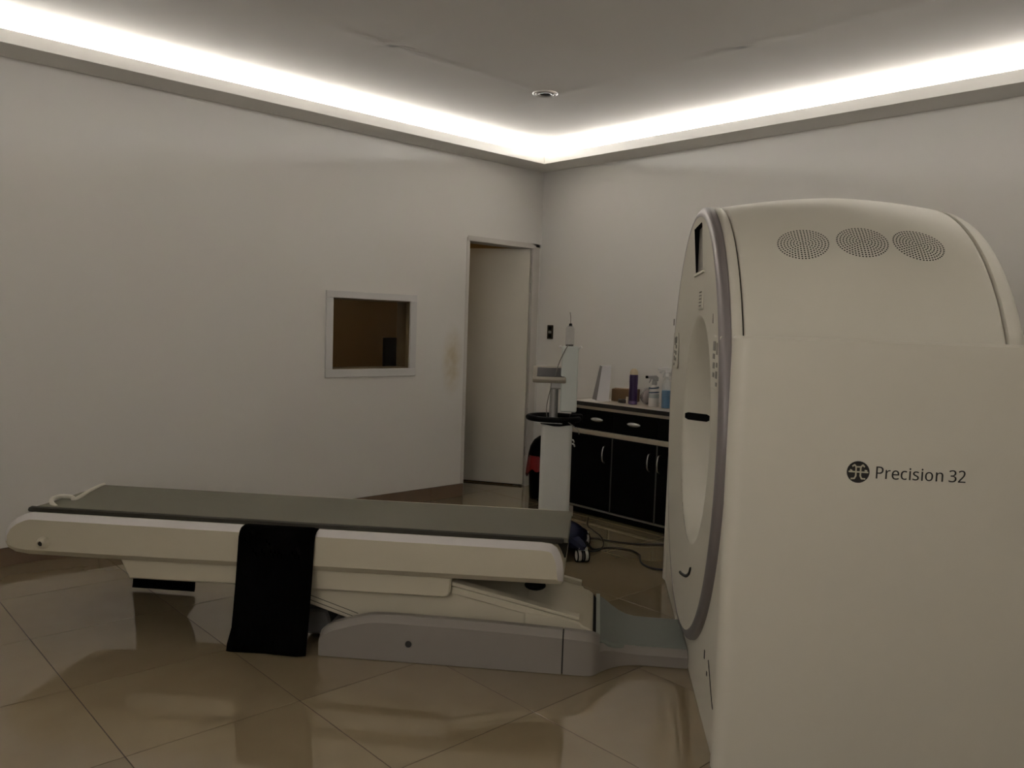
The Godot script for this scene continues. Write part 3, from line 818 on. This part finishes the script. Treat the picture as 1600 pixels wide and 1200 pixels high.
	# pale loop and edging at the foot end
	s = S()
	tube(s, [Vector3(-1.80, 0.526, 3.72), Vector3(-1.835, 0.540, 3.70), Vector3(-1.865, 0.545, 3.65), Vector3(-1.862, 0.545, 3.60), Vector3(-1.82, 0.540, 3.585), Vector3(-1.80, 0.533, 3.60), Vector3(-1.81, 0.534, 3.54), Vector3(-1.845, 0.534, 3.42), Vector3(-1.872, 0.532, 3.30), Vector3(-1.882, 0.530, 3.25)], 0.010, 10, 6)
	part("foot_end_loop", s, mat(Color(0.80, 0.78, 0.72), 0.5), t)

func base_ring(u: float, h: float, w: float, b: float) -> Array:
	b = minf(b, h * 0.4)
	return [Vector3(u, 0.002, GV + w), Vector3(u, h - b, GV + w), Vector3(u, h, GV + w - b), Vector3(u, h, GV - w + b), Vector3(u, h - b, GV - w), Vector3(u, 0.002, GV - w)]

func wall_ring(u: float, h: float, w: float, b: float) -> Array:
	return [Vector3(u, 0.002, GV + w), Vector3(u, h - b, GV + w), Vector3(u, h, GV + w - b), Vector3(u, h, GV + w - 0.055), Vector3(u, 0.002, GV + w - 0.055)]

func build_cloth():
	# two-ply black strap: clipped under the table top, over the edge of the housing and down to the floor
	var s := S()
	var path := [[3.762, 0.5165], [3.774, 0.5165], [3.790, 0.508], [3.805, 0.494], [3.812, 0.475], [3.814, 0.44], [3.816, 0.39], [3.820, 0.30], [3.828, 0.20], [3.838, 0.10], [3.848, 0.03], [3.852, 0.004]]
	var t := ct_thing("cloth_strap", "wide black fabric strap hanging over the near side of the table down to the floor", "strap", -0.78, 3.82)
	t.set_meta("group", "black fabric straps of the table")
	for ply in 2:
		s = S(); var top := []; var bot := []
		var steps := 16
		for i in path.size():
			var r0 := []; var r1 := []
			for j in steps + 1:
				var f := float(j) / steps
				var hgt: float = path[i][1]; var drop := clampf((0.5 - hgt) / 0.5, 0, 1)
				var ul := lerpf(-0.926, -0.945, drop); var ur := lerpf(-0.603, -0.622, drop)
				if i < 2: ul = -0.918; ur = -0.600
				if hgt < 0.08: ul -= 0.012
				var wave := 0.006 * drop * sin(f * 9.0 + 0.8) + 0.004 * drop * sin(f * 23.0)
				var v: float = path[i][0] + wave + 0.004 + 0.004 * ply
				if ply == 1: ul += 0.010; ur -= 0.018
				r0.append(Vector3(lerpf(ul, ur, f), hgt + (0.0025 * ply if i < 4 else 0.0) + (0.012 * ply if i == path.size() - 1 else 0.0), v))
			top.append(r0)
		# give the ply its thickness
		var secs := []
		for i in path.size():
			var a = top[mini(i + 1, path.size() - 1)][0] - top[maxi(i - 1, 0)][0]
			var nrm := Vector3(0, -a.z, a.y).normalized() * 0.0016
			if nrm.z > 0: nrm = -nrm
			if i < 2: nrm = Vector3(0, -0.0016, 0)
			var ring := []
			for p in top[i]: ring.append(p)
			for j in steps + 1: ring.append(top[i][steps - j] + nrm * 2.0)
			secs.append(ring)
		loft(s, secs)
		part("outer_ply" if ply == 1 else "inner_ply", s, M.cloth, t)

	# the second strap hangs down the far side, so that only its end shows below the tray
	var f := ct_thing("cloth_strap", "black fabric strap behind the table, its end showing under the foot-end tray", "strap", -1.58, 3.16)
	f.set_meta("group", "black fabric straps of the table")
	for ply in 2:
		s = S(); var secs := []
		for q in [[0.43, 3.149, -1.453], [0.40, 3.149, -1.452], [0.30, 3.156, -1.450], [0.20, 3.172, -1.460], [0.12, 3.190, -1.484], [0.065, 3.206, -1.432], [0.03, 3.218, -1.426], [0.012, 3.225, -1.424]]:
			var ring := []
			var v: float = q[1] - 0.004 * ply
			for k in 13: ring.append(Vector3(lerpf(-1.750 - 0.07 * q[0], q[2], k / 12.0), q[0] + 0.006 * ply, v + 0.004 * sin(k * 1.1) * (0.5 - q[0])))
			for k in 13: ring.append(ring[12 - k] - Vector3(0, 0, 0.003))
			secs.append(ring)
		loft(s, secs); part("outer_ply" if ply == 1 else "inner_ply", s, M.cloth, f)

# ------------------------------------------------------------------ cabinet by the right wall
func build_cabinet():
	var x0 := 0.865; var x1 := 2.47; var zf := 0.472
	var c := thing("cabinet", "long black cabinet with cream rails and silver handles along the right wall", "cabinet", Vector3((x0 + x1) / 2, 0, 0.24))
	var off := -c.position
	var add := func(called: String, s: SurfaceTool, m: Material, parent: Node) -> MeshInstance3D:
		var o := obj(called, s, m, parent)
		if parent == c: o.position = off
		return o
	var s := S()
	rbox(s, Vector3((x0 + x1) / 2, 0.42, 0.245), Vector3(x1 - x0, 0.74, 0.45), 0.003, Transform3D.IDENTITY, 1); add.call("body", s, M.gloss_black, c)
	s = S(); box(s, Vector3((x0 + x1) / 2 + 0.01, 0.027, 0.235), Vector3(x1 - x0 - 0.03, 0.053, 0.43)); add.call("plinth", s, M.black, c)
	s = S(); rbox(s, Vector3((x0 + x1) / 2, 0.799, 0.255), Vector3(x1 - x0, 0.022, 0.476), 0.002, Transform3D.IDENTITY, 1); add.call("top_rail", s, M.cab_cream, c)
	s = S(); rbox(s, Vector3((x0 + x1) / 2, 0.619, 0.255), Vector3(x1 - x0 + 0.004, 0.034, 0.474), 0.002, Transform3D.IDENTITY, 1); add.call("middle_rail", s, M.cab_cream, c)
	s = S(); rbox(s, Vector3((x0 + x1) / 2, 0.058, 0.255), Vector3(x1 - x0, 0.012, 0.474), 0.002, Transform3D.IDENTITY, 1); add.call("bottom_rail", s, mat(Color(0.45, 0.43, 0.39), 0.5), c)
	var joints := [0.868, 1.275, 1.668, 2.065, 2.467]
	for k in 3:
		s = S(); box(s, Vector3(joints[k + 1], 0.333, 0.476), Vector3(0.012, 0.538, 0.022)); add.call("stile", s, mat(Color(0.20, 0.195, 0.18), 0.5), c)
	for k in 4:
		var a: float = joints[k] + 0.007; var b: float = joints[k + 1] - 0.007
		s = S(); rbox(s, Vector3((a + b) / 2, 0.333, 0.481), Vector3(b - a, 0.532, 0.018), 0.003, Transform3D.IDENTITY, 1)
		var d = add.call("door", s, M.gloss_black, c)
		var hx: float = [b - 0.055, b - 0.047, a + 0.022, a + 0.03][k]
		s = S(); tube(s, [Vector3(hx, 0.535, 0.489), Vector3(hx, 0.528, 0.508), Vector3(hx, 0.500, 0.517), Vector3(hx, 0.465, 0.519), Vector3(hx, 0.432, 0.512), Vector3(hx, 0.415, 0.489)], 0.0062, 8, 5)
		add.call("handle", s, M.chrome, d)
		s = S(); rbox(s, Vector3((a + b) / 2, 0.713, 0.481), Vector3(b - a + 0.008, 0.148, 0.018), 0.003, Transform3D.IDENTITY, 1)
		var dw = add.call("drawer", s, M.gloss_black, c)
		var dx: float = [1.125, 1.462, 1.866, 2.266][k]
		s = S(); ball(s, Vector3(dx, 0.718, 0.490), Vector3(0.060, 0.017, 0.014)); add.call("handle", s, M.chrome, dw)
	var w := S(); rbox(w, Vector3((x0 + x1) / 2 - 0.035, 0.8265, 0.258), Vector3(x1 - x0 + 0.08, 0.027, 0.492), 0.003, Transform3D.IDENTITY, 1)
	var ct := thing("worktop", "pale worktop with black front edge lying on the black cabinet", "worktop", Vector3(c.position.x, 0.81, 0.25))
	var wt := obj("slab", w, M.worktop, ct); wt.position = -ct.position
	w = S(); rbox(w, Vector3((x0 + x1) / 2 - 0.035, 0.8255, 0.507), Vector3(x1 - x0 + 0.08, 0.029, 0.008), 0.002, Transform3D.IDENTITY, 1)
	wt = obj("edge_band", w, mat(Color(0.07, 0.055, 0.045), 0.5), ct); wt.position = -ct.position

func build_counter_items():
	var y := 0.8405
	var s := S()
	# paper sheet
	s = S(); rbox(s, Vector3.ZERO, Vector3(0.21, 0.0015, 0.297), 0.0005, Transform3D.IDENTITY, 1)
	var o := obj("paper_sheet", s, mat(Color(0.9, 0.88, 0.85), 0.8)); o.position = Vector3(0.99, y + 0.001, 0.345); o.rotation.y = 0.1
	tag(o, "white paper sheet lying flat under the tapered white stand on the worktop", "paper")
	# tapered white stand
	var b := thing("desk_stand", "tall tapered white plastic stand at the left end of the worktop", "stand", Vector3(1.035, y + 0.002, 0.355), 0.70)
	s = S()
	loft(s, [[Vector3(-0.062, 0, -0.05), Vector3(0.062, 0, -0.05), Vector3(0.062, 0, 0.05), Vector3(-0.028, 0, 0.05)], [Vector3(-0.012, 0.262, -0.035), Vector3(0.070, 0.262, -0.035), Vector3(0.070, 0.258, 0.02), Vector3(0.004, 0.258, 0.02)]])
	obj("body", s, mat(Color(0.88, 0.87, 0.88), 0.5), b)
	s = S()
	loft(s, [[Vector3(-0.0635, 0, -0.049), Vector3(-0.062, 0, -0.049), Vector3(-0.028, 0, 0.05), Vector3(-0.0295, 0, 0.051)], [Vector3(-0.0135, 0.260, -0.034), Vector3(-0.012, 0.260, -0.034), Vector3(0.004, 0.256, 0.02), Vector3(0.0025, 0.256, 0.021)]])
	obj("shaded_side", s, mat(Color(0.50, 0.48, 0.48), 0.6), b)  # darker left side of the stand: shade put into the colour of this sheet
	s = S(); rbox(s, Vector3(0.0, 0.003, 0.0), Vector3(0.15, 0.006, 0.12), 0.003); obj("foot", s, mat(Color(0.88, 0.87, 0.86), 0.5), b)
	# carton
	b = thing("carton", "small brown cardboard box behind the purple can on the worktop", "box", Vector3(1.135, y, 0.185), 0.45)
	s = S(); rbox(s, Vector3(0, 0.045, 0), Vector3(0.19, 0.09, 0.11), 0.003, Transform3D.IDENTITY, 1); obj("body", s, mat(Color(0.46, 0.36, 0.25), 0.85), b)
	s = S(); rbox(s, Vector3(0, 0.0915, 0.028), Vector3(0.186, 0.003, 0.052), 0.001, Transform3D.IDENTITY, 1); obj("flap", s, mat(Color(0.52, 0.41, 0.29), 0.85), b)
	s = S(); rbox(s, Vector3(0, 0.0915, -0.028), Vector3(0.186, 0.003, 0.052), 0.001, Transform3D.IDENTITY, 1); obj("flap", s, mat(Color(0.52, 0.41, 0.29), 0.85), b)
	# roll of tape in front of it
	b = thing("tape_roll", "dark brown roll of tape lying in front of the cardboard box", "tape", Vector3(1.205, y, 0.285))
	s = S(); lathe(s, [[0.0, 0.026], [0.0, 0.044], [0.002, 0.046], [0.022, 0.046], [0.024, 0.044], [0.024, 0.026], [0.0, 0.026]], Transform3D.IDENTITY, 28); obj("roll", s, mat(Color(0.16, 0.12, 0.08), 0.4), b)
	s = S(); lathe(s, [[0.0, 0.0262], [0.024, 0.0262]], Transform3D.IDENTITY, 28, -1.0); obj("core", s, mat(Color(0.45, 0.36, 0.25), 0.8), b)
	# short ampoule
	b = thing("small_jar", "tiny white lidded jar between the tape roll and the purple can", "jar", Vector3(1.245, y, 0.30))
	s = S(); lathe(s, [[0.0, 0.0], [0.0, 0.013], [0.03, 0.013], [0.034, 0.009]], Transform3D.IDENTITY, 16); obj("body", s, M.white, b)
	s = S(); lathe(s, [[0.034, 0.011], [0.046, 0.011], [0.047, 0.0]], Transform3D.IDENTITY, 16); obj("lid", s, M.white, b)
	# purple aerosol
	b = thing("aerosol_can", "tall purple aerosol can with a pale cap on the worktop", "can", Vector3(1.315, y, 0.325))
	s = S(); lathe(s, [[0.0, 0.0], [0.0, 0.028], [0.004, 0.031], [0.03, 0.031], [0.10, 0.0305], [0.13, 0.029], [0.16, 0.0305], [0.205, 0.031], [0.215, 0.029]], Transform3D.IDENTITY, 28); obj("body", s, mat(Color(0.17, 0.07, 0.27), 0.35), b)
	s = S(); lathe(s, [[0.004, 0.0316], [0.026, 0.0316]], Transform3D.IDENTITY, 28); obj("label_band", s, mat(Color(0.42, 0.34, 0.50), 0.5), b)
	s = S(); lathe(s, [[0.214, 0.030], [0.235, 0.029], [0.250, 0.022], [0.257, 0.012], [0.258, 0.0]], Transform3D.IDENTITY, 24); obj("cap", s, mat(Color(0.72, 0.66, 0.55), 0.45), b)
	# clear bag of small things
	b = thing("plastic_bag", "crumpled clear pinkish plastic bag beside the purple can", "bag", Vector3(1.39, y, 0.262))
	s = S(); var g := []
	for i in 13:
		var row := []
		for j in 25:
			var th := PI * i / 12.0; var ph := TAU * j / 24.0
			var w := 1.0 + 0.16 * sin(ph * 3 + i) + 0.10 * sin(ph * 7 + i * 2.1)
			var d := Vector3(sin(th) * cos(ph) * 0.045 * w, 0.062 + cos(th) * 0.062, sin(th) * sin(ph) * 0.035 * w)
			row.append([d, Vector3(sin(th) * cos(ph), cos(th), sin(th) * sin(ph)).normalized()])
		g.append(row)
	grid_quads(s, g)
	var film := mat(Color(0.78, 0.72, 0.72, 0.38), 0.25); film.transparency = BaseMaterial3D.TRANSPARENCY_ALPHA
	obj("film", s, film, b)
	s = S(); ball(s, Vector3(0.004, 0.04, 0.0), Vector3(0.020, 0.036, 0.015)); obj("contents", s, mat(Color(0.22, 0.19, 0.19), 0.6), b)
	# sprays
	spray("spray_bottle", "white spray bottle with grey label and black nozzle on the worktop", Vector3(1.492, y, 0.315), 0.036, 0.155, mat(Color(0.84, 0.82, 0.80), 0.4), null, mat(Color(0.66, 0.65, 0.64), 0.4), true)
	spray("spray_bottle", "spray bottle half full of blue liquid, standing next to the scanner's edge", Vector3(1.606, y, 0.33), 0.031, 0.22, null, mat(Color(0.13, 0.42, 0.60), 0.3), mat(Color(0.86, 0.85, 0.84), 0.4), false)
	spray("spray_bottle", "translucent spray bottle with white trigger standing at the back of the group", Vector3(1.515, y, 0.19), 0.036, 0.19, null, mat(Color(0.62, 0.66, 0.65), 0.3), mat(Color(0.86, 0.85, 0.84), 0.4), false)

func spray(called: String, label: String, at: Vector3, r: float, h: float, body: Material, liquid: Material, head: Material, nozzle: bool):
	var b := thing(called, label, "spray bottle", at, 0.70, "spray bottles on the worktop")
	var s := S()
	var prof := [[0.0, 0.0], [0.0, r * 0.92], [0.005, r], [h * 0.72, r], [h * 0.86, r * 0.8], [h * 0.95, r * 0.42], [h, r * 0.38]]
	if body == null:
		body = mat(Color(0.78, 0.82, 0.82, 0.16), 0.1); body.transparency = BaseMaterial3D.TRANSPARENCY_ALPHA
		var l := S(); lathe(l, [[0.004, 0.0], [0.004, r * 0.93], [h * 0.57, r * 0.93], [h * 0.57, 0.0]], Transform3D.IDENTITY, 24); obj("liquid", l, liquid, b)
	lathe(s, prof, Transform3D.IDENTITY, 24); obj("bottle", s, body, b)
	if nozzle:
		s = S()
		for k in 2: lathe(s, [[0.098 + 0.03 * k, r + 0.0006], [0.108 + 0.03 * k, r + 0.0006]], Transform3D(Basis(Vector3(0, 0, 1), 0.10), Vector3(0.010, 0, 0)), 24)
		obj("label_stripe", s, mat(Color(0.26, 0.33, 0.40), 0.5), b)
		s = S(); lathe(s, [[0.062, r + 0.0005], [0.092, r + 0.0005]], Transform3D.IDENTITY, 24); obj("label", s, mat(Color(0.66, 0.68, 0.68), 0.5), b)
	s = S(); lathe(s, [[h, r * 0.5], [h + 0.022, r * 0.5], [h + 0.026, r * 0.4]], Transform3D.IDENTITY, 20); obj("collar", s, head, b)
	s = S(); prism(s, pv([[0.026, h + 0.026], [0.028, h + 0.052], [0.012, h + 0.066], [-0.040, h + 0.062], [-0.046, h + 0.055], [-0.044, h + 0.043], [-0.016, h + 0.040], [-0.014, h + 0.026]]), -0.011, 0.011, 0.003); var hd := obj("spray_head", s, head, b)
	s = S(); prism(s, pv([[-0.020, h + 0.042], [-0.030, h + 0.040], [-0.040, h + 0.012], [-0.034, h + 0.010], [-0.024, h + 0.028]]), -0.006, 0.006, 0.002); obj("trigger", s, head, hd)
	s = S(); var T := Transform3D(Basis(Vector3(0, 0, 1), PI / 2), Vector3(-0.044, h + 0.052, 0))
	lathe(s, [[0.0, 0.009], [0.018, 0.010], [0.020, 0.006], [0.020, 0.0]], T, 14); obj("nozzle", s, M.black if nozzle else head, hd)

# ------------------------------------------------------------------ contrast injector trolley
func build_injector():
	var t := thing("injector_trolley", "white contrast injector trolley on a blue base, standing before the black cabinet", "trolley", Vector3(1.5684, 0, 1.371), atan2(0.688, 0.726))
	var s := S()
	# base hood and castors
	lathe(s, [[0.065, 0.0], [0.060, 0.19], [0.070, 0.205], [0.095, 0.212], [0.125, 0.205], [0.155, 0.180], [0.175, 0.145], [0.190, 0.105], [0.195, 0.0]], Transform3D.IDENTITY, 48); obj("base_hood", s, M.blue, t)
	for k in 4:
		var a := atan2(0.02 * 0.726 + 0.29 * 0.688, 0.29 * 0.726 - 0.02 * 0.688) + TAU * k / 4.0
		var dir := Vector3(cos(a), 0, sin(a))
		s = S(); var secs := []
		for q in [[0.10, 0.055, 0.15], [0.18, 0.05, 0.14], [0.24, 0.043, 0.118], [0.275, 0.03, 0.10], [0.285, 0.015, 0.095]]:
			var sd: Vector3 = dir.cross(Vector3.UP) * q[1]
			var c: Vector3 = dir * q[0]
			secs.append([c + sd + Vector3(0, 0.078, 0), c + sd + Vector3(0, q[2] - 0.02, 0), c + sd * 0.6 + Vector3(0, q[2], 0), c - sd * 0.6 + Vector3(0, q[2], 0), c - sd + Vector3(0, q[2] - 0.02, 0), c - sd + Vector3(0, 0.078, 0)])
		loft(s, secs); obj("leg", s, M.blue, t)
		castor(t, dir * 0.262, 0.3)
	# column
	s = S(); prism(s, rrect(0.187, 0.15, 0.03, 5), 0.10, 0.79, 0.006, Transform3D(Basis(Vector3(1, 0, 0), Vector3(0, 0, -1), Vector3(0, 1, 0)), Vector3(0, 0, 0))); obj("column", s, mat(Color(0.83, 0.83, 0.81), 0.4), t)
	for q in [[0.1, 0.70], [0.105, 0.675]]:
		s = S(); tube(s, [Vector3(0.085, q[1], 0.03), Vector3(q[0], q[1], 0.035), Vector3(q[0] + 0.008, q[1] - 0.015, 0.035)], 0.005, 8, 4); obj("cable_hook", s, M.chrome, t)
	# black tray with ring handle
	s = S(); lathe(s, [[0.783, 0.0], [0.783, 0.09], [0.800, 0.115], [0.815, 0.118], [0.815, 0.110], [0.800, 0.10], [0.798, 0.0]], Transform3D.IDENTITY, 40, 1.0, 1.0, 0.85); obj("tray", s, M.black, t)
	s = S(); var ring := []
	for k in 33:
		var a := TAU * k / 32.0
		ring.append(Vector3(-0.02 + cos(a) * 0.155, 0.828, sin(a) * 0.135))
	tube(s, ring, 0.017, 10, 1); obj("ring_handle", s, M.black, t)
	s = S(); rbox(s, Vector3(0.115, 0.83, 0.0), Vector3(0.08, 0.05, 0.07), 0.012); obj("head_bracket", s, M.black, t)
	# pole, joint, control display
	s = S(); lathe(s, [[0.79, 0.026], [1.02, 0.026]], Transform3D(Basis.IDENTITY, Vector3(-0.024, 0, 0)), 24); obj("pole", s, M.satin, t)
	s = S(); rbox(s, Vector3(-0.005, 1.042, 0.0), Vector3(0.085, 0.075, 0.07), 0.010); obj("tilt_joint", s, M.satin, t)
	s = S(); var TT := Transform3D(Basis(Vector3(1, 0, 0), -0.95), Vector3(-0.055, 1.092, 0.03))
	rbox(s, Vector3.ZERO, Vector3(0.20, 0.135, 0.03), 0.008, TT); var ds := obj("control_display", s, mat(Color(0.60, 0.57, 0.52), 0.4), t)
	s = S(); rbox(s, Vector3(0.008, 0.002, 0.0155), Vector3(0.165, 0.085, 0.003), 0.001, TT, 1); obj("screen", s, mat(Color(0.30, 0.29, 0.29), 0.15), ds)
	# injector head with upright syringe
	s = S(); rbox(s, Vector3(0.064, 1.068, 0.02), Vector3(0.100, 0.396, 0.10), 0.012); var hd := obj("injector_head", s, mat(Color(0.80, 0.82, 0.80), 0.4), t)
	for q in [0.016, 0.112]:
		s = S(); tube(s, [Vector3(q, 1.25, 0.05), Vector3(q + (q - 0.064) * 0.25, 1.266, 0.06), Vector3(q + (q - 0.064) * 0.4, 1.258, 0.065)], 0.006, 8, 4); obj("clip", s, mat(Color(0.88, 0.87, 0.86), 0.35), hd)
	s = S(); lathe(s, [[1.262, 0.024], [1.276, 0.024], [1.278, 0.018]], Transform3D(Basis.IDENTITY, Vector3(0.058, 0, 0.03)), 20); obj("syringe_seat", s, mat(Color(0.35, 0.34, 0.32), 0.4), hd)
	var clear := mat(Color(0.75, 0.75, 0.74, 0.22), 0.06); clear.transparency = BaseMaterial3D.TRANSPARENCY_ALPHA
	s = S(); lathe(s, [[1.276, 0.027], [1.372, 0.027], [1.386, 0.018], [1.392, 0.006]], Transform3D(Basis.IDENTITY, Vector3(0.058, 0, 0.03)), 24); var sy := obj("syringe", s, clear, t)
	s = S(); lathe(s, [[1.385, 0.012], [1.392, 0.0095], [1.401, 0.009], [1.404, 0.0]], Transform3D(Basis.IDENTITY, Vector3(0.060, 0, 0.03)), 16); obj("syringe_cap", s, M.black, sy)
	s = S(); tube(s, [Vector3(0.060, 1.40, 0.03), Vector3(0.059, 1.44, 0.03), Vector3(0.054, 1.47, 0.03)], 0.0022, 6, 4); obj("needle_tip", s, M.tube_grey, sy)
	# thin line from the syringe seat to the display, and one down to the tray
	s = S(); tube(s, [Vector3(0.050, 1.272, 0.055), Vector3(0.034, 1.245, 0.085), Vector3(0.005, 1.18, 0.09), Vector3(-0.016, 1.11, 0.085), Vector3(-0.02, 1.075, 0.05)], 0.0032, 6, 6); obj("feed_line", s, M.tube_grey, t)
	s = S(); tube(s, [Vector3(-0.045, 1.01, 0.03), Vector3(-0.058, 0.95, 0.03), Vector3(-0.067, 0.88, 0.02), Vector3(-0.06, 0.82, 0.02)], 0.003, 6, 6); obj("display_cable", s, M.tube_grey, t)
	s = S(); tube(s, [Vector3(0.0, 0.835, 0.06), Vector3(0.04, 0.828, 0.09), Vector3(0.085, 0.806, 0.14), Vector3(0.125, 0.775, 0.145), Vector3(0.133, 0.75, 0.14)], 0.003, 6, 6); obj("drain_line", s, M.tube_grey, t)
	# crumpled tissue in the tray
	s = S(); var g := []
	for i in 11:
		var row := []
		for j in 15:
			var x := (i - 5) / 5.0; var z := (j - 7) / 7.0
			var r := 1.0 - clampf(sqrt(x * x + z * z), 0, 1)
			row.append([Vector3(x * 0.085, 0.030 * sqrt(r) * (0.6 + 0.5 * sin(i * 2.3) * cos(j * 1.7)) + 0.004, z * 0.055), Vector3(sin(i * 2.3), 1.6, cos(j * 1.7)).normalized()])
		g.append(row)
	grid_quads(s, g)
	var tis := obj("tissue", s, mat(Color(0.86, 0.84, 0.83), 0.9)); tis.position = t.transform * Vector3(-0.045, 0.80, 0.055); tis.rotation.y = 0.6
	tag(tis, "crumpled white tissue lying in the black tray of the trolley", "tissue")

func castor(t: Node3D, at: Vector3, turn: float):
	var T := Transform3D(Basis(Vector3.UP, turn), at)
	var root := Node3D.new(); root.name = "castor"; t.add_child(root, true)
	root.transform = T
	var s := S(); rbox(s, Vector3(0, 0.080, -0.004), Vector3(0.060, 0.022, 0.05), 0.008); obj("fork", s, mat(Color(0.74, 0.74, 0.72), 0.4), root)
	for x in [-0.021, 0.021]:
		var WT := Transform3D(Basis(Vector3(0, 0, 1), PI / 2), Vector3(x, 0.038, 0))
		s = S()
		for e in [-1.0, 1.0]: lathe(s, [[e * 0.013 - 0.003, 0.030], [e * 0.013 - 0.003, 0.0375], [e * 0.013 + 0.003, 0.0375], [e * 0.013 + 0.003, 0.030]], WT, 24)
		obj("tyre", s, M.black, root)
		s = S(); lathe(s, [[-0.015, 0.0], [-0.015, 0.026], [-0.011, 0.034], [0.011, 0.034], [0.015, 0.026], [0.015, 0.0]], WT, 20); obj("hub", s, mat(Color(0.76, 0.75, 0.73), 0.4), root)

func build_bin():
	var b := thing("waste_bin", "black pedal bin with a red bag over its rim in the corner behind the trolley", "bin", Vector3(0.437, 0, 0.312))
	var s := S()
	lathe(s, [[0.0, 0.0], [0.0, 0.112], [0.01, 0.116], [0.33, 0.128]], Transform3D.IDENTITY, 36); obj("body", s, M.gloss_black, b)
	s = S(); lathe(s, [[0.335, 0.134], [0.36, 0.132], [0.42, 0.118], [0.47, 0.09], [0.50, 0.05], [0.508, 0.0]], Transform3D.IDENTITY, 36); obj("lid", s, M.gloss_black, b)
	s = S(); var g := []
	for i in 9:
		var row := []
		for j in 49:
			var a := TAU * j / 48.0
			var f := i / 8.0
			var y := lerpf(0.352, 0.205 - 0.035 * sin(a * 2 + 2.2) + 0.012 * sin(a * 9), f)
			var r := 0.134 + 0.012 * f + 0.004 * f * sin(a * 11) + 0.003 * sin(a * 5 + 3 * f)
			row.append([Vector3(cos(a) * r, y, sin(a) * r), Vector3(cos(a + 0.25 * sin(a * 11)), 0.1, sin(a + 0.25 * sin(a * 11))).normalized()])
		g.append(row)
	grid_quads(s, g)
	var bag := mat(Color(0.44, 0.03, 0.04), 0.4); bag.cull_mode = BaseMaterial3D.CULL_DISABLED
	var bo := obj("bag_liner", s, bag, b); bo.set_meta("label", "red plastic bin bag")
	s = S(); rbox(s, Vector3(0.08, 0.015, 0.115), Vector3(0.06, 0.014, 0.05), 0.005); obj("pedal", s, M.black, b)

func build_small_things():
	# socket plate on the right wall
	var p := thing("socket_plate", "small dark bronze switch plate on the right wall beside the doorway", "switch plate", Vector3(0.145, 1.331, 0.0))
	var s := S(); prism(s, rrect(0.068, 0.118, 0.006), 0.0, 0.007, 0.002); obj("plate", s, mat(Color(0.20, 0.165, 0.11), 0.35, 0.4), p)
	s = S(); rbox(s, Vector3(0, 0.0, 0.008), Vector3(0.034, 0.018, 0.006), 0.003); obj("button", s, M.satin, p)
	for y in [-0.033, 0.033]:
		s = S(); rbox(s, Vector3(0, y, 0.0075), Vector3(0.034, 0.030, 0.004), 0.002); obj("outlet", s, M.black, p)
	# cables on the floor
	s = S(); tube(s, [Vector3(1.46, 0.05, 1.18), Vector3(1.50, 0.012, 1.02), Vector3(1.553, 0.0065, 0.935), Vector3(1.672, 0.0065, 0.897), Vector3(1.811, 0.0065, 0.812), Vector3(1.904, 0.0065, 0.687), Vector3(2.0, 0.0065, 0.60), Vector3(2.2, 0.0065, 0.56)], 0.0062, 8, 8)
	tag(obj("power_cable", s, M.cable), "straight black cable on the floor nearer to the cabinet", "cable", "black cables on the floor")
	s = S(); tube(s, [Vector3(1.672, 0.05, 1.172), Vector3(1.688, 0.02, 1.158), Vector3(1.71, 0.0065, 1.140), Vector3(1.736, 0.0065, 1.045), Vector3(1.80, 0.0065, 0.99), Vector3(1.868, 0.0065, 0.975), Vector3(1.96, 0.0065, 1.01), Vector3(2.018, 0.0065, 1.077), Vector3(2.083, 0.0065, 1.142), Vector3(2.166, 0.0065, 1.172), Vector3(2.239, 0.0065, 1.14), Vector3(2.35, 0.0065, 1.05)], 0.0062, 8, 8)
	tag(obj("power_cable", s, M.cable), "winding black cable on the floor, ending at the foot of the scanner", "cable", "black cables on the floor")
	s = S(); tube(s, [Vector3(1.709, 0.22, 1.21), Vector3(1.708, 0.165, 1.211), Vector3(1.733, 0.138, 1.188), Vector3(1.769, 0.103, 1.158), Vector3(1.785, 0.056, 1.144), Vector3(1.771, 0.02, 1.156), Vector3(1.733, 0.0065, 1.189), Vector3(1.68, 0.0065, 1.23), Vector3(1.62, 0.009, 1.275)], 0.0055, 8, 8)
	tag(obj("power_cable", s, M.cable), "short black cable loop rising beside the blue base of the trolley", "cable", "black cables on the floor")
